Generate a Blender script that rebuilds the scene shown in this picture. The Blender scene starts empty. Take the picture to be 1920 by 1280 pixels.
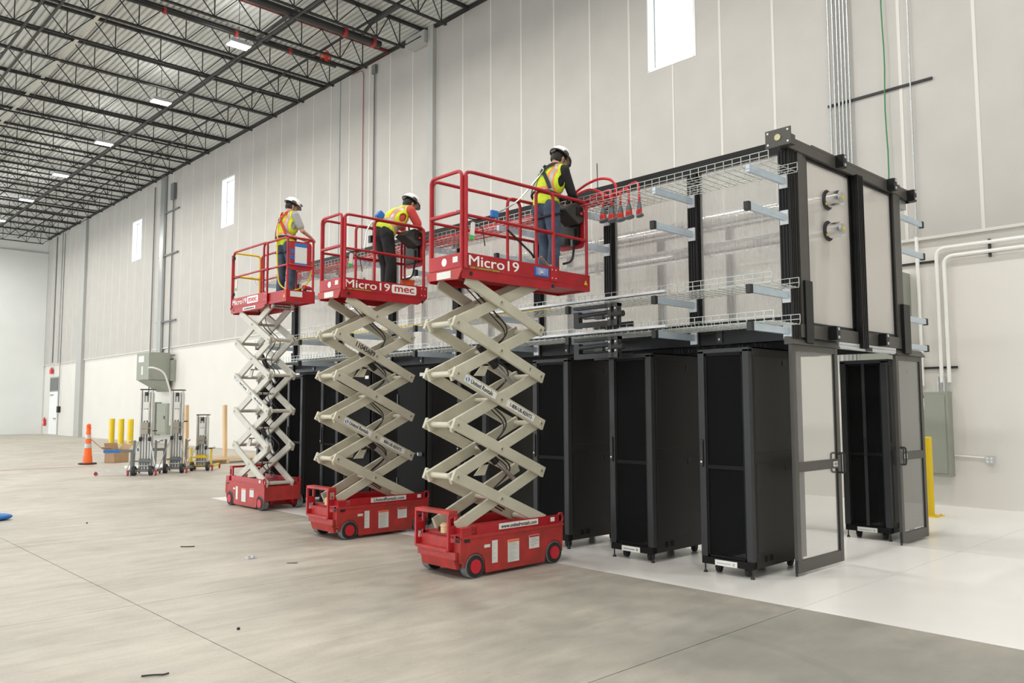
import bpy, bmesh, math, random
from math import sin, cos, pi, radians, sqrt
from mathutils import Vector, Matrix
random.seed(7)
SC = bpy.context.scene
COL = SC.collection

# ------------------------------------------------------------------ camera
yaw, pitch, roll = radians(43.4075), radians(4.6086), radians(-0.18235)
fwd = Vector((sin(yaw)*cos(pitch), cos(yaw)*cos(pitch), sin(pitch)))
rgt = Vector((cos(yaw), -sin(yaw), 0)); up = rgt.cross(fwd)
r2 = rgt*cos(roll)+up*sin(roll); u2 = up*cos(roll)-rgt*sin(roll)
cd = bpy.data.cameras.new('camera'); cam = bpy.data.objects.new('camera', cd); COL.objects.link(cam)
cam.matrix_world = Matrix(((r2.x, u2.x, -fwd.x, 0), (r2.y, u2.y, -fwd.y, 0), (r2.z, u2.z, -fwd.z, 1.7), (0, 0, 0, 1)))
cd.sensor_width = 36; cd.lens = 1527.35/1920*36; cd.clip_end = 300
SC.camera = cam

# ------------------------------------------------------------------ world, exposure, lamps
w = bpy.data.worlds.new('sky'); SC.world = w; w.use_nodes = True
bg = w.node_tree.nodes['Background']; bg.inputs[0].default_value = (0.86, 0.93, 1.0, 1); bg.inputs[1].default_value = 5.0
vs = SC.view_settings; vs.view_transform = 'Standard'; vs.look = 'None'; vs.gamma = 1; vs.use_curve_mapping = False
vs.exposure = 0.06
SC.cycles.max_bounces = 10; SC.cycles.diffuse_bounces = 5; SC.cycles.glossy_bounces = 4
SC.cycles.transmission_bounces = 6; SC.cycles.transparent_max_bounces = 16
SC.cycles.sample_clamp_indirect = 8
LAMP_W = 240.0; UP_W = 11.0
def area(name, loc, rot, sx, sy, power, color=(1, .975, .94)):
    l = bpy.data.lights.new(name, 'AREA'); l.shape = 'RECTANGLE'; l.size = sx; l.size_y = sy; l.energy = power; l.color = color
    o = bpy.data.objects.new(name, l); COL.objects.link(o); o.location = loc; o.rotation_euler = rot
    return o
LX = 9.93; LY = [21.95+6.0*k for k in range(-4, 7)]
ROWS = [LX, 0.5, -9.0]
for X in ROWS:
    for Y in LY:
        area('high_bay_lamp', (X, Y, 12.10), (0, 0, 0), .62, .42, LAMP_W)
        area('high_bay_uplight', (X, Y, 12.27), (pi, 0, 0), .6, .4, UP_W)
# daylight through the open dock doors of the left wall
for Y in (2, 14, 26, 38, 50, 58):
    area('dock_daylight', (-17.8, Y, 2.6), (0, -pi/2, 0), 4.6, 5.0, 2000 if Y > 55 else 320, (.86, .93, 1))

# ------------------------------------------------------------------ materials
def mat(name, col, rough=.5, metal=0., var=0., scale=8., bump=0., stretch=(1, 1, 1), emit=None, spec=.5, alpha=None, detail=4, var2=None):
    m = bpy.data.materials.new(name); m.use_nodes = True
    nt = m.node_tree; b = nt.nodes['Principled BSDF']
    b.inputs['Base Color'].default_value = (*col, 1); b.inputs['Roughness'].default_value = rough
    b.inputs['Metallic'].default_value = metal; b.inputs['Specular IOR Level'].default_value = spec
    if alpha is not None: b.inputs['Alpha'].default_value = alpha
    if var or bump:
        tc = nt.nodes.new('ShaderNodeTexCoord'); mp = nt.nodes.new('ShaderNodeMapping'); mp.inputs['Scale'].default_value = stretch
        nz = nt.nodes.new('ShaderNodeTexNoise'); nz.inputs['Scale'].default_value = scale; nz.inputs['Detail'].default_value = detail
        nt.links.new(tc.outputs['Object'], mp.inputs[0]); nt.links.new(mp.outputs[0], nz.inputs['Vector'])
        if var:
            rp = nt.nodes.new('ShaderNodeValToRGB')
            c2 = var2 or tuple(c*(1-var) for c in col)
            rp.color_ramp.elements[0].position = .3; rp.color_ramp.elements[1].position = .7
            rp.color_ramp.elements[0].color = (*c2, 1); rp.color_ramp.elements[1].color = (*[min(1, c*(1+var*.35)) for c in col], 1)
            nt.links.new(nz.outputs['Fac'], rp.inputs[0]); nt.links.new(rp.outputs[0], b.inputs['Base Color'])
        if bump:
            bp = nt.nodes.new('ShaderNodeBump'); bp.inputs['Strength'].default_value = bump; bp.inputs['Distance'].default_value = .02
            nt.links.new(nz.outputs['Fac'], bp.inputs['Height']); nt.links.new(bp.outputs[0], b.inputs['Normal'])
    if emit:
        b.inputs['Emission Color'].default_value = (*emit[0], 1); b.inputs['Emission Strength'].default_value = emit[1]
    return m
def see_through(name, col, trans, rough=.05, rib=None, transl=.0, coat=1.):
    """sheet material: part clear, part diffuse/translucent, with a glossy coat"""
    m = bpy.data.materials.new(name); m.use_nodes = True; nt = m.node_tree; nt.nodes.clear()
    N = nt.nodes.new; L = nt.links.new
    out = N('ShaderNodeOutputMaterial'); tr = N('ShaderNodeBsdfTransparent'); tr.inputs[0].default_value = (*[.5+.5*c for c in col], 1)
    df = N('ShaderNodeBsdfDiffuse'); df.inputs[0].default_value = (*col, 1)
    tl = N('ShaderNodeBsdfTranslucent'); tl.inputs[0].default_value = (*col, 1)
    gl = N('ShaderNodeBsdfGlossy'); gl.inputs['Roughness'].default_value = rough; gl.inputs[0].default_value = (1, 1, 1, 1)
    m0 = N('ShaderNodeMixShader'); m0.inputs[0].default_value = transl; L(df.outputs[0], m0.inputs[1]); L(tl.outputs[0], m0.inputs[2])
    m1 = N('ShaderNodeMixShader'); m1.inputs[0].default_value = trans; L(m0.outputs[0], m1.inputs[1]); L(tr.outputs[0], m1.inputs[2])
    geo = N('ShaderNodeNewGeometry'); dt = N('ShaderNodeVectorMath'); dt.operation = 'DOT_PRODUCT'
    L(geo.outputs['Normal'], dt.inputs[0]); L(geo.outputs['Incoming'], dt.inputs[1])
    ab = N('ShaderNodeMath'); ab.operation = 'ABSOLUTE'; L(dt.outputs['Value'], ab.inputs[0])
    iv = N('ShaderNodeMath'); iv.operation = 'SUBTRACT'; iv.inputs[0].default_value = 1; L(ab.outputs[0], iv.inputs[1])
    pw = N('ShaderNodeMath'); pw.operation = 'POWER'; L(iv.outputs[0], pw.inputs[0]); pw.inputs[1].default_value = 5
    fr = N('ShaderNodeMath'); fr.operation = 'MULTIPLY_ADD'; L(pw.outputs[0], fr.inputs[0]); fr.inputs[1].default_value = .9*coat; fr.inputs[2].default_value = .045*coat
    m2 = N('ShaderNodeMixShader'); L(fr.outputs[0], m2.inputs[0]); L(m1.outputs[0], m2.inputs[1]); L(gl.outputs[0], m2.inputs[2])
    if rib:
        tc = N('ShaderNodeTexCoord'); mp = N('ShaderNodeMapping'); mp.inputs['Scale'].default_value = (1, 1, .012)
        nz = N('ShaderNodeTexNoise'); nz.inputs['Scale'].default_value = rib; nz.inputs['Detail'].default_value = 3
        L(tc.outputs['Object'], mp.inputs[0]); L(mp.outputs[0], nz.inputs['Vector'])
        bp = N('ShaderNodeBump'); bp.inputs['Strength'].default_value = .12; bp.inputs['Distance'].default_value = .01
        L(nz.outputs['Fac'], bp.inputs['Height']); pass
        mr = N('ShaderNodeMapRange'); mr.inputs['To Min'].default_value = trans-.035; mr.inputs['To Max'].default_value = trans+.035
        mr.inputs['From Min'].default_value = .3; mr.inputs['From Max'].default_value = .7
        L(nz.outputs['Fac'], mr.inputs[0]); L(mr.outputs[0], m1.inputs[0])
    L(m2.outputs[0], out.inputs[0])
    return m

M = dict(
 upper=mat('upper wall panel', (.475, .455, .425), .6, var=.06, scale=1.2),
 lower=mat('lower wall paint', (.71, .685, .64), .55, var=.03, scale=.8),
 seam=mat('wall seam strip', (.64, .615, .575), .6),
 pil=mat('pilaster grey', (.44, .44, .42), .6, var=.05, scale=1),
 wtrim=mat('white trim', (.85, .85, .82), .4),
 farw=mat('far wall paint', (.78, .80, .78), .6, var=.04, scale=.6),
 deck=mat('roof deck white', (.64, .65, .63), .45, var=.12, scale=1.5, stretch=(1, .15, 1)),
 steel=mat('joist paint dark', (.022, .022, .021), .45, var=.2, scale=6),
 primer=mat('red primer', (.16, .022, .022), .5, var=.3, scale=5),
 blackpipe=mat('black pipe', (.025, .025, .025), .35),
 coup=mat('red coupling', (.38, .03, .03), .4),
 beigepipe=mat('beige conduit', (.55, .53, .46), .5),
 galv=mat('galvanised', (.50, .52, .52), .35, .75, var=.15, scale=30),
 galvl=mat('light galvanised', (.62, .64, .66), .38, .35, var=.08, scale=20),
 strut=mat('zinc strut blue grey', (.56, .65, .74), .32, .20, var=.08, scale=12),
 wire=mat('bright wire', (.54, .56, .53), .35, .5),
 rackb=mat('rack black', (.011, .011, .011), .52, var=.15, scale=3, spec=.12),
 rackd=mat('rack solid door', (.006, .006, .006), .6, spec=.10),
 rackp=mat('rack side panel', (.017, .016, .015), .50, var=.10, scale=2, spec=.35),
 rackg=mat('rack post grey', (.030, .031, .033), .45, spec=.35),
 ext=mat('black extrusion', (.008, .008, .008), .38, spec=.28),
 frame=mat('bronze frame', (.075, .070, .062), .42, var=.06, scale=3),
 red=mat('lift red', (.44, .012, .020), .38, var=.22, scale=5, detail=6),
 redw=mat('lift red worn', (.46, .026, .027), .5, var=.45, scale=7, detail=8, var2=(.29, .035, .025)),
 redhub=mat('hub red', (.55, .012, .03), .4),
 arm=mat('arm cream', (.56, .53, .42), .45, var=.10, scale=4),
 arm2=mat('arm cream pale', (.56, .54, .47), .45, var=.12, scale=4),
 tyre=mat('tyre grey', (.20, .21, .21), .8, var=.35, scale=20),
 tyreb=mat('tyre black', (.02, .02, .02), .7),
 blk=mat('plain black', (.012, .012, .012), .45),
 plast=mat('dark plastic', (.045, .045, .042), .5),
 hose=mat('black hose', (.01, .01, .01), .35),
 pin=mat('pin steel', (.30, .27, .22), .4, .6),
 white=mat('sticker white', (.80, .79, .75), .5),
 paper=mat('paper print', (.74, .74, .70), .6, var=.10, scale=60, stretch=(.4, 1, 3)),
 blue=mat('blue tape', (.02, .16, .50), .5),
 dblue=mat('number blue', (.02, .13, .45), .45),
 txw=mat('white letters', (.90, .88, .84), .5),
 txk=mat('black letters', (.015, .015, .02), .5),
 txg=mat('green letters', (.42, .50, .06), .5),
 txr=mat('red letters', (.50, .02, .03), .5),
 orange=mat('hazard orange', (.90, .14, .02), .5),
 refl=mat('grey reflective', (.48, .48, .45), .35, .2),
 yellow=mat('safety yellow', (.80, .56, .01), .45, var=.06, scale=3),
 yconduit=mat('yellow cable', (.80, .58, .06), .5),
 card=mat('cardboard', (.42, .27, .15), .75, var=.12, scale=6),
 wood=mat('pine', (.72, .50, .28), .65, var=.2, scale=6, stretch=(1, 1, .08)),
 woodh=mat('pine lying', (.66, .48, .28), .65, var=.2, scale=6, stretch=(.1, 1, 1)),
 panelg=mat('electrical grey', (.30, .32, .27), .45, var=.04, scale=3),
 alu=mat('aluminium mast', (.56, .55, .52), .38, .5, var=.12, scale=8, stretch=(1, 1, .1)),
 gunm=mat('gun grey paint', (.16, .17, .17), .45),
 rubber=mat('rubber', (.03, .03, .03), .7),
 green=mat('green jacket', (.02, .20, .05), .5),
 redcab=mat('red cable', (.60, .02, .035), .4),
 plugr=mat('plug red', (.70, .05, .02), .4),
 plugg=mat('plug grey', (.13, .15, .16), .5),
 foil=mat('foil duct', (.78, .78, .78), .20, 1., bump=.10, scale=14, stretch=(1, .6, 1)),
 skin=mat('skin', (.58, .33, .22), .55), hair=mat('dark hair', (.015, .012, .01), .6),
 helmet=mat('helmet white', (.82, .82, .80), .25), helmetd=mat('helmet dark band', (.06, .06, .055), .4),
 vest=mat('vest lime', (.62, .78, .02), .6, var=.12, scale=12, bump=.3), vesto=mat('vest orange', (.95, .27, .06), .6),
 vests=mat('vest silver', (.45, .44, .42), .35, .2),
 tblack=mat('black cloth', (.012, .012, .013), .8, bump=.3, scale=14), tred=mat('red cloth', (.62, .07, .06), .75, bump=.3, scale=14),
 tgrey=mat('grey cloth', (.40, .40, .39), .8, bump=.3, scale=14),
 jean=mat('blue jeans', (.060, .095, .15), .8, var=.4, scale=9, bump=.4), harn=mat('harness black', (.012, .012, .012), .6),
 harnr=mat('harness red', (.55, .03, .02), .6), glass2=mat('gauge cream', (.8, .55, .3), .4),
 lamp=mat('lamp diffuser', (1, 1, 1), .5, emit=((1, .98, .93), 14.)),
 leaf=mat('door leaf white', (.85, .87, .86), .4), dgrey=mat('dark glass grey', (.10, .11, .11), .3),
 fire=mat('extinguisher red', (.65, .03, .03), .35),
)
M['glass'] = see_through('clear glass', (.80, .80, .78), .90, .02)
M['pane'] = see_through('window glass', (.95, .97, 1), .95, .02)
M['poly'] = see_through('multiwall sheet', (.84, .83, .81), .72, .11, rib=34, transl=.4)
M['polyend'] = see_through('multiwall end sheet', (.80, .77, .74), .45, .22, transl=.4)
M['mesh'] = see_through('perforated door mesh', (.015, .016, .016), .34, .6, coat=0.)

def floor_mat(name, coated):
    m = bpy.data.materials.new(name); m.use_nodes = True; nt = m.node_tree; b = nt.nodes['Principled BSDF']
    N = nt.nodes.new; L = nt.links.new
    geo = N('ShaderNodeNewGeometry')
    def noise(scale, stretch=(1, 1, 1), detail=5, dist=0):
        mp = N('ShaderNodeMapping'); mp.inputs['Scale'].default_value = stretch
        n = N('ShaderNodeTexNoise'); n.inputs['Scale'].default_value = scale; n.inputs['Detail'].default_value = detail
        n.inputs['Distortion'].default_value = dist; n.inputs['Roughness'].default_value = .62
        L(geo.outputs['Position'], mp.inputs[0]); L(mp.outputs[0], n.inputs['Vector']); return n.outputs['Fac']
    def ramp(fac, p0, c0, p1, c1):
        r = N('ShaderNodeValToRGB'); e = r.color_ramp.elements; e[0].position = p0; e[1].position = p1
        e[0].color = (*c0, 1); e[1].color = (*c1, 1); L(fac, r.inputs[0]); return r.outputs[0]
    def mix(fac, a, c, mode='MIX'):
        x = N('ShaderNodeMix'); x.data_type = 'RGBA'; x.blend_type = mode
        if isinstance(fac, float): x.inputs[0].default_value = fac
        else: L(fac, x.inputs[0])
        L(a, x.inputs[6])
        if isinstance(c, tuple): x.inputs[7].default_value = (*c, 1)
        else: L(c, x.inputs[7])
        return x.outputs[2]
    def math_(op, a, c=None, clamp=False):
        x = N('ShaderNodeMath'); x.operation = op; x.use_clamp = clamp
        for i, q in enumerate((a, c)):
            if q is None: continue
            if isinstance(q, (int, float)): x.inputs[i].default_value = q
            else: L(q, x.inputs[i])
        return x.outputs[0]
    if coated:
        base = ramp(noise(.9), .3, (.84, .82, .79), .7, (.88, .86, .83))
        L(base, b.inputs['Base Color']); b.inputs['Roughness'].default_value = .27; b.inputs['Specular IOR Level'].default_value = .45
        return m
    base = ramp(noise(.55, (1, 1, 1), 6, .3), .30, (.40, .368, .31), .72, (.57, .528, .452))
    # trowel streaks, roughly across the hall
    st = ramp(noise(3.2, (.35, 1.6, 1), 6, .6), .38, (.66,)*3, .60, (1, 1, 1))
    base = mix(.45, base, st, 'MULTIPLY')
    fine = ramp(noise(42, (1, 1, 1), 3), .35, (.86,)*3, .65, (1.0,)*3); base = mix(.6, base, fine, 'MULTIPLY')
    sp = ramp(noise(11, (1, 1, 1), 2), .27, (.70, .68, .64), .33, (1, 1, 1)); base = mix(.4, base, sp, 'MULTIPLY')
    # the darker damp-looking stain of the slab beside the white coating
    xyz = N('ShaderNodeSeparateXYZ'); L(geo.outputs['Position'], xyz.inputs[0])
    dx = math_('DIVIDE', math_('SUBTRACT', xyz.outputs[0], 5.6), 2.2); dy = math_('DIVIDE', math_('SUBTRACT', xyz.outputs[1], 2.2), 3.6)
    d = math_('SQRT', math_('ADD', math_('MULTIPLY', dx, dx), math_('MULTIPLY', dy, dy)))
    d = math_('ADD', d, math_('MULTIPLY', math_('SUBTRACT', noise(1.1, detail=6), .5), 1.6))
    blot = math_('SUBTRACT', 1.25, d, True)
    base = mix(math_('MULTIPLY', blot, .75, True), base, (.235, .232, .205))
    # one curved tyre mark
    ax = math_('SUBTRACT', xyz.outputs[0], 3.7); ay = math_('SUBTRACT', xyz.outputs[1], 3.4)
    rr = math_('SQRT', math_('ADD', math_('MULTIPLY', ax, ax), math_('MULTIPLY', ay, ay)))
    band = math_('LESS_THAN', math_('ABSOLUTE', math_('SUBTRACT', rr, 1.75)), .05)
    band = math_('MULTIPLY', band, math_('MULTIPLY', math_('LESS_THAN', ay, .2), math_('GREATER_THAN', ax, 0.)))
    base = mix(math_('MULTIPLY', band, .30), base, (.2, .2, .18))
    L(base, b.inputs['Base Color'])
    r = ramp(noise(2.2), .3, (.36,)*3, .7, (.58,)*3); L(r, b.inputs['Roughness'])
    bp = N('ShaderNodeBump'); bp.inputs['Strength'].default_value = .06; L(noise(25), bp.inputs['Height']); L(bp.outputs[0], b.inputs['Normal'])
    return m
M['conc'] = floor_mat('bare concrete', False); M['white_floor'] = floor_mat('white floor coating', True)

# ------------------------------------------------------------------ mesh helpers
class MB:
    def __init__(s): s.v = []; s.f = []; s.mi = []; s.cur = 0; s.smooth = False
    def add(s, vs, fs):
        n = len(s.v); s.v += [tuple(p) for p in vs]; s.f += [tuple(i+n for i in f) for f in fs]; s.mi += [s.cur]*len(fs); return s
    def box(s, x0, y0, z0, x1, y1, z1):
        x0, x1 = min(x0, x1), max(x0, x1); y0, y1 = min(y0, y1), max(y0, y1); z0, z1 = min(z0, z1), max(z0, z1)
        return s.add([(x0, y0, z0), (x1, y0, z0), (x1, y1, z0), (x0, y1, z0), (x0, y0, z1), (x1, y0, z1), (x1, y1, z1), (x0, y1, z1)],
                     [(3, 2, 1, 0), (4, 5, 6, 7), (0, 1, 5, 4), (1, 2, 6, 5), (2, 3, 7, 6), (3, 0, 4, 7)])
    def bar(s, p, q, w, h, up=(0, 0, 1)):
        p = Vector(p); q = Vector(q); d = (q-p).normalized(); u = Vector(up)
        a = d.cross(u)
        if a.length < 1e-4: a = d.cross(Vector((1, 0, 0)))
        a.normalize(); b = a.cross(d).normalized(); a *= w/2; b *= h/2
        return s.add([p-a-b, p+a-b, p+a+b, p-a+b, q-a-b, q+a-b, q+a+b, q-a+b],
                     [(0, 1, 2, 3), (7, 6, 5, 4), (4, 5, 1, 0), (5, 6, 2, 1), (6, 7, 3, 2), (7, 4, 0, 3)])
    def cyl(s, p, q, r, n=12, r1=None, caps=True):
        p = Vector(p); q = Vector(q); d = (q-p).normalized(); a = d.orthogonal().normalized(); b = d.cross(a); r1 = r if r1 is None else r1
        vs = []
        for c, rr in ((p, r), (q, r1)):
            for i in range(n):
                t = 2*pi*i/n; vs.append(c+a*cos(t)*rr+b*sin(t)*rr)
        fs = [(i, (i+1) % n, n+(i+1) % n, n+i) for i in range(n)]
        if caps: fs += [tuple(reversed(range(n))), tuple(range(n, 2*n))]
        return s.add(vs, fs)
    def tube(s, pts, r, n=8, closed=False):
        pts = [Vector(p) for p in pts]; m = len(pts); rings = []
        d0 = (pts[1]-pts[0]).normalized(); a = d0.orthogonal().normalized()
        vs = []
        for i, p in enumerate(pts):
            if closed: d = (pts[(i+1) % m]-pts[i-1]).normalized()
            else: d = (pts[min(i+1, m-1)]-pts[max(i-1, 0)]).normalized()
            a = (a-d*a.dot(d)); a = a.normalized() if a.length > 1e-6 else d.orthogonal().normalized(); b = d.cross(a)
            for k in range(n):
                t = 2*pi*k/n; vs.append(p+a*cos(t)*r+b*sin(t)*r)
        fs = []
        for i in range(m if closed else m-1):
            j = (i+1) % m
            for k in range(n): fs.append((i*n+k, i*n+(k+1) % n, j*n+(k+1) % n, j*n+k))
        if not closed: fs += [tuple(reversed(range(n))), tuple(range((m-1)*n, m*n))]
        return s.add(vs, fs)
    def prism(s, poly, h0, h1, axis=1):
        """poly in the two other axes (order x,z for axis 1; x,y for 2; y,z for 0), extruded from h0 to h1"""
        def P(a, b, h): return {1: (a, h, b), 2: (a, b, h), 0: (h, a, b)}[axis]
        n = len(poly); vs = [P(a, b, h0) for a, b in poly]+[P(a, b, h1) for a, b in poly]
        return s.add(vs, [tuple(range(n)), tuple(reversed(range(n, 2*n)))]+[(i, n+i, n+(i+1) % n, (i+1) % n) for i in range(n)])
    def sph(s, c, r, n=12, m=8, sc=(1, 1, 1)):
        vs = [(c[0], c[1], c[2]-r*sc[2])]
        for j in range(1, m):
            ph = -pi/2+pi*j/m
            for i in range(n):
                t = 2*pi*i/n; vs.append((c[0]+r*sc[0]*cos(ph)*cos(t), c[1]+r*sc[1]*cos(ph)*sin(t), c[2]+r*sc[2]*sin(ph)))
        vs.append((c[0], c[1], c[2]+r*sc[2])); fs = []
        for i in range(n): fs.append((0, 1+(i+1) % n, 1+i))
        for j in range(m-2):
            for i in range(n):
                a = 1+j*n; fs.append((a+i, a+(i+1) % n, a+n+(i+1) % n, a+n+i))
        a = 1+(m-2)*n; t = len(vs)-1
        for i in range(n): fs.append((a+i, a+(i+1) % n, t))
        return s.add(vs, fs)
    def mesh(s, name, mats, smooth=None):
        me = bpy.data.meshes.new(name); me.from_pydata(s.v, [], s.f)
        for m in (mats if isinstance(mats, (list, tuple)) else [mats]): me.materials.append(M[m] if isinstance(m, str) else m)
        if any(s.mi): me.polygons.foreach_set('material_index', s.mi)
        bm = bmesh.new(); bm.from_mesh(me); bmesh.ops.recalc_face_normals(bm, faces=bm.faces); bm.to_mesh(me); bm.free()
        if smooth if smooth is not None else s.smooth:
            me.shade_smooth(); me.set_sharp_from_angle(angle=radians(38))
        me.update(); return me
    def build(s, name, mats, parent=None, smooth=None, loc=None, bev=0):
        o = bpy.data.objects.new(name, s.mesh(name, mats, smooth)); COL.objects.link(o)
        if parent: o.parent = parent
        if loc: o.location = loc
        if bev:
            b = o.modifiers.new('bevel', 'BEVEL'); b.width = bev; b.segments = 2; b.limit_method = 'ANGLE'; b.angle_limit = radians(40)
        return o
def R(s=True):
    m = MB(); m.smooth = s; return m
def inst(src, loc=None, parent=None, rot=None):
    o = src.copy(); COL.objects.link(o)
    if parent is not None: o.parent = parent
    if loc is not None: o.location = loc
    if rot is not None: o.rotation_euler = rot
    return o
def thing(name, label, cat, loc=(0, 0, 0), rz=0, group=None):
    o = bpy.data.objects.new(name, None); COL.objects.link(o); o.location = loc; o.rotation_euler = (0, 0, rz)
    o.empty_display_size = .1; return tag(o, label, cat, group)
def tag(o, label, cat, group=None):
    o['label'] = label; o['category'] = cat
    if group: o['group'] = group
    return o
def struct(o): o['kind'] = 'structure'; return o
def copy_thing(root, loc, rz=None, label=None):
    def rec(o, par):
        c = o.copy(); COL.objects.link(c)
        if par: c.parent = par
        for ch in [x for x in kids if x.parent == o]: rec(ch, c)
        return c
    kids = list(root.children_recursive)
    r = rec(root, None); r.location = loc
    if rz is not None: r.rotation_euler = (0, 0, rz)
    if label: r['label'] = label
    return r
def arcpts(c, r, a0, a1, n, ax, ay):
    c = Vector(c); ax = Vector(ax); ay = Vector(ay)
    return [c+ax*r*cos(a0+(a1-a0)*i/n)+ay*r*sin(a0+(a1-a0)*i/n) for i in range(n+1)]
def rounded(pts, r, n=5, closed=False):
    pts = [Vector(p) for p in pts]; out = []; m = len(pts)
    for i, p in enumerate(pts):
        if not closed and i in (0, m-1): out.append(p); continue
        a = pts[i-1]; b = pts[(i+1) % m]; da = (a-p); db = (b-p); k = min(r, da.length*.49, db.length*.49)
        s = p+da.normalized()*k; e = p+db.normalized()*k
        for j in range(n+1):
            t = j/n; out.append(s*(1-t)**2+p*2*t*(1-t)+e*t*t)
    return out
def text(body, size, parent, loc, rot, m, name='lettering', bold=0.0, ext=.001, align='LEFT', shear=0, sx=1., space=1.):
    c = bpy.data.curves.new(name, 'FONT'); c.body = body; c.size = size; c.extrude = ext; c.align_x = align
    c.align_y = 'CENTER'; c.shear = shear; c.space_character = space; c.resolution_u = 3; c.materials.append(M[m])
    tmp = bpy.data.objects.new(name, c); me = bpy.data.meshes.new_from_object(tmp); bpy.data.objects.remove(tmp)
    me.transform(Matrix.Scale(sx, 4, (1, 0, 0)))
    if bold:
        bm = bmesh.new(); k = bold*size
        for i, (dx, dy) in enumerate(((-k, 0), (k, 0), (0, k*.5), (0, -k*.5))):
            cp = me.copy(); cp.transform(Matrix.Translation((dx, dy, -.00025*i))); bm.from_mesh(cp); bpy.data.meshes.remove(cp)
        bm.to_mesh(me); bm.free()
    o = bpy.data.objects.new(name, me); COL.objects.link(o); o.parent = parent; o.location = loc; o.rotation_euler = rot
    return o
# ================================================================== SETTING
WX = 15.07; UX = 15.0; RZ = 13.45; SEAMZ = 4.66
X0, X1, Y0, Y1 = -18.0, WX, -8.0, 62.5
# floor: slabs between saw joints, with open 6 mm joints over a base
fl = MB().box(X0-.4, Y0-.4, -.30, X1+.5, Y1+.5, -.12).build('floor', 'conc'); struct(fl)
xs = [X0, -6.8, -2.1, 2.60, 6.60]; ys = [Y0, -4.6, -.6, 3.45, 7.50, 11.55, 15.30, 19.4, 27.5, 35.6, 43.7, 51.8, Y1]
g = .004
for i in range(len(xs)-1):
    for j in range(len(ys)-1):
        MB().box(xs[i]+g, ys[j]+g, -.12, xs[i+1]-(g if xs[i+1] < 6.5 else 0), ys[j+1]-g, 0).build('slab', 'conc', fl)
for j in range(len(ys)-1):
    if ys[j+1] <= 15.31:
        MB().box(6.60, ys[j]+g/2, -.12, WX, ys[j+1]-g/2, 0.0015).build('coated_slab', 'white_floor', fl)
    else:
        MB().box(6.60, ys[j]+g, -.12, WX, ys[j+1]-g, 0).build('slab', 'conc', fl)

# right wall: lower precast wall and tall upper panels with seam strips
wl = MB().box(WX, Y0, 0, WX+.3, Y1+.3, SEAMZ).build('wall_right', 'lower'); struct(wl)
wins = [(9.94, 11.18, 9.50, 11.75), (33.23, 34.45, 9.62, 11.70), (44.38, 45.72, 9.62, 11.70)]
seams = [4.341+1.235*k for k in range(-10, 48)]
seams = [Y0]+[s for s in seams if Y0+.2 < s < Y1-.2]+[Y1]
for a, b in zip(seams[:-1], seams[1:]):
    m = MB(); a_, b_ = a+.024, b-.024; cut = [w_ for w_ in wins if w_[1] > a_ and w_[0] < b_]
    if not cut: m.box(UX, a_, SEAMZ, UX+.3, b_, RZ)
    else:
        w_ = cut[0]; m.box(UX, a_, SEAMZ, UX+.3, b_, w_[2]); m.box(UX, a_, w_[3], UX+.3, b_, RZ)
        if w_[0] > a_: m.box(UX, a_, w_[2], UX+.3, w_[0], w_[3])
        if w_[1] < b_: m.box(UX, w_[1], w_[2], UX+.3, b_, w_[3])
    m.build('wall_panel', 'upper', wl)
    if b < Y1-.1:
        m = MB(); cut = [w_ for w_ in wins if w_[0] < b < w_[1]]
        if cut: m.box(UX-.006, b-.022, SEAMZ, UX+.28, b+.022, cut[0][2]); m.box(UX-.006, b-.022, cut[0][3], UX+.28, b+.022, RZ)
        else: m.box(UX-.006, b-.028, SEAMZ, UX+.28, b+.028, RZ)
        m.build('seam_strip', 'seam', wl)
MB().box(UX-.02, Y0, SEAMZ-.05, UX+.08, Y1, SEAMZ).build('ledge', 'seam', wl)
for n, (a, b, z0, z1) in enumerate(wins):
    m = MB(); t = .05; X = UX-.012
    m.box(X, a-t, z0-t, UX+.32, a+.01, z1+t); m.box(X, b-.01, z0-t, UX+.32, b+.02, z1+t); m.box(X, a, z0-t, UX+.32, b, z0+.01); m.box(X, a, z1-.01, UX+.32, b, z1+t)
    wo = struct(m.build('window_%d' % (n+1), 'wtrim'))
    m = MB(); X = UX+.22
    for (p, q, r, s) in ((a, a+.04, z0, z1), (b-.04, b, z0, z1), (a, b, z0, z0+.04), (a, b, z1-.04, z1)): m.box(X, p, r, X+.05, q, s)
    if n == 1: m.box(X, a, z0+1.15, X+.04, b, z0+1.18)
    m.build('window_frame', 'galv', wo)
    MB().box(X+.02, a+.04, z0+.04, X+.026, b-.04, z1-.04).build('pane', 'pane', wo)
# pilasters on the wall
for n, (a, b, z0, z1, x) in enumerate([(19.20, 19.46, 0, RZ, 14.86), (53.6, 54.6, 0, RZ, 14.84), (24.7, 24.9, SEAMZ, RZ, 14.97), (58.95, 59.15, SEAMZ, RZ, 14.93)]):
    m = MB().box(x, a, z0, WX+.02, b, z1)
    struct(m.build('trim_%d' % (n+1), 'pil'))
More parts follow.
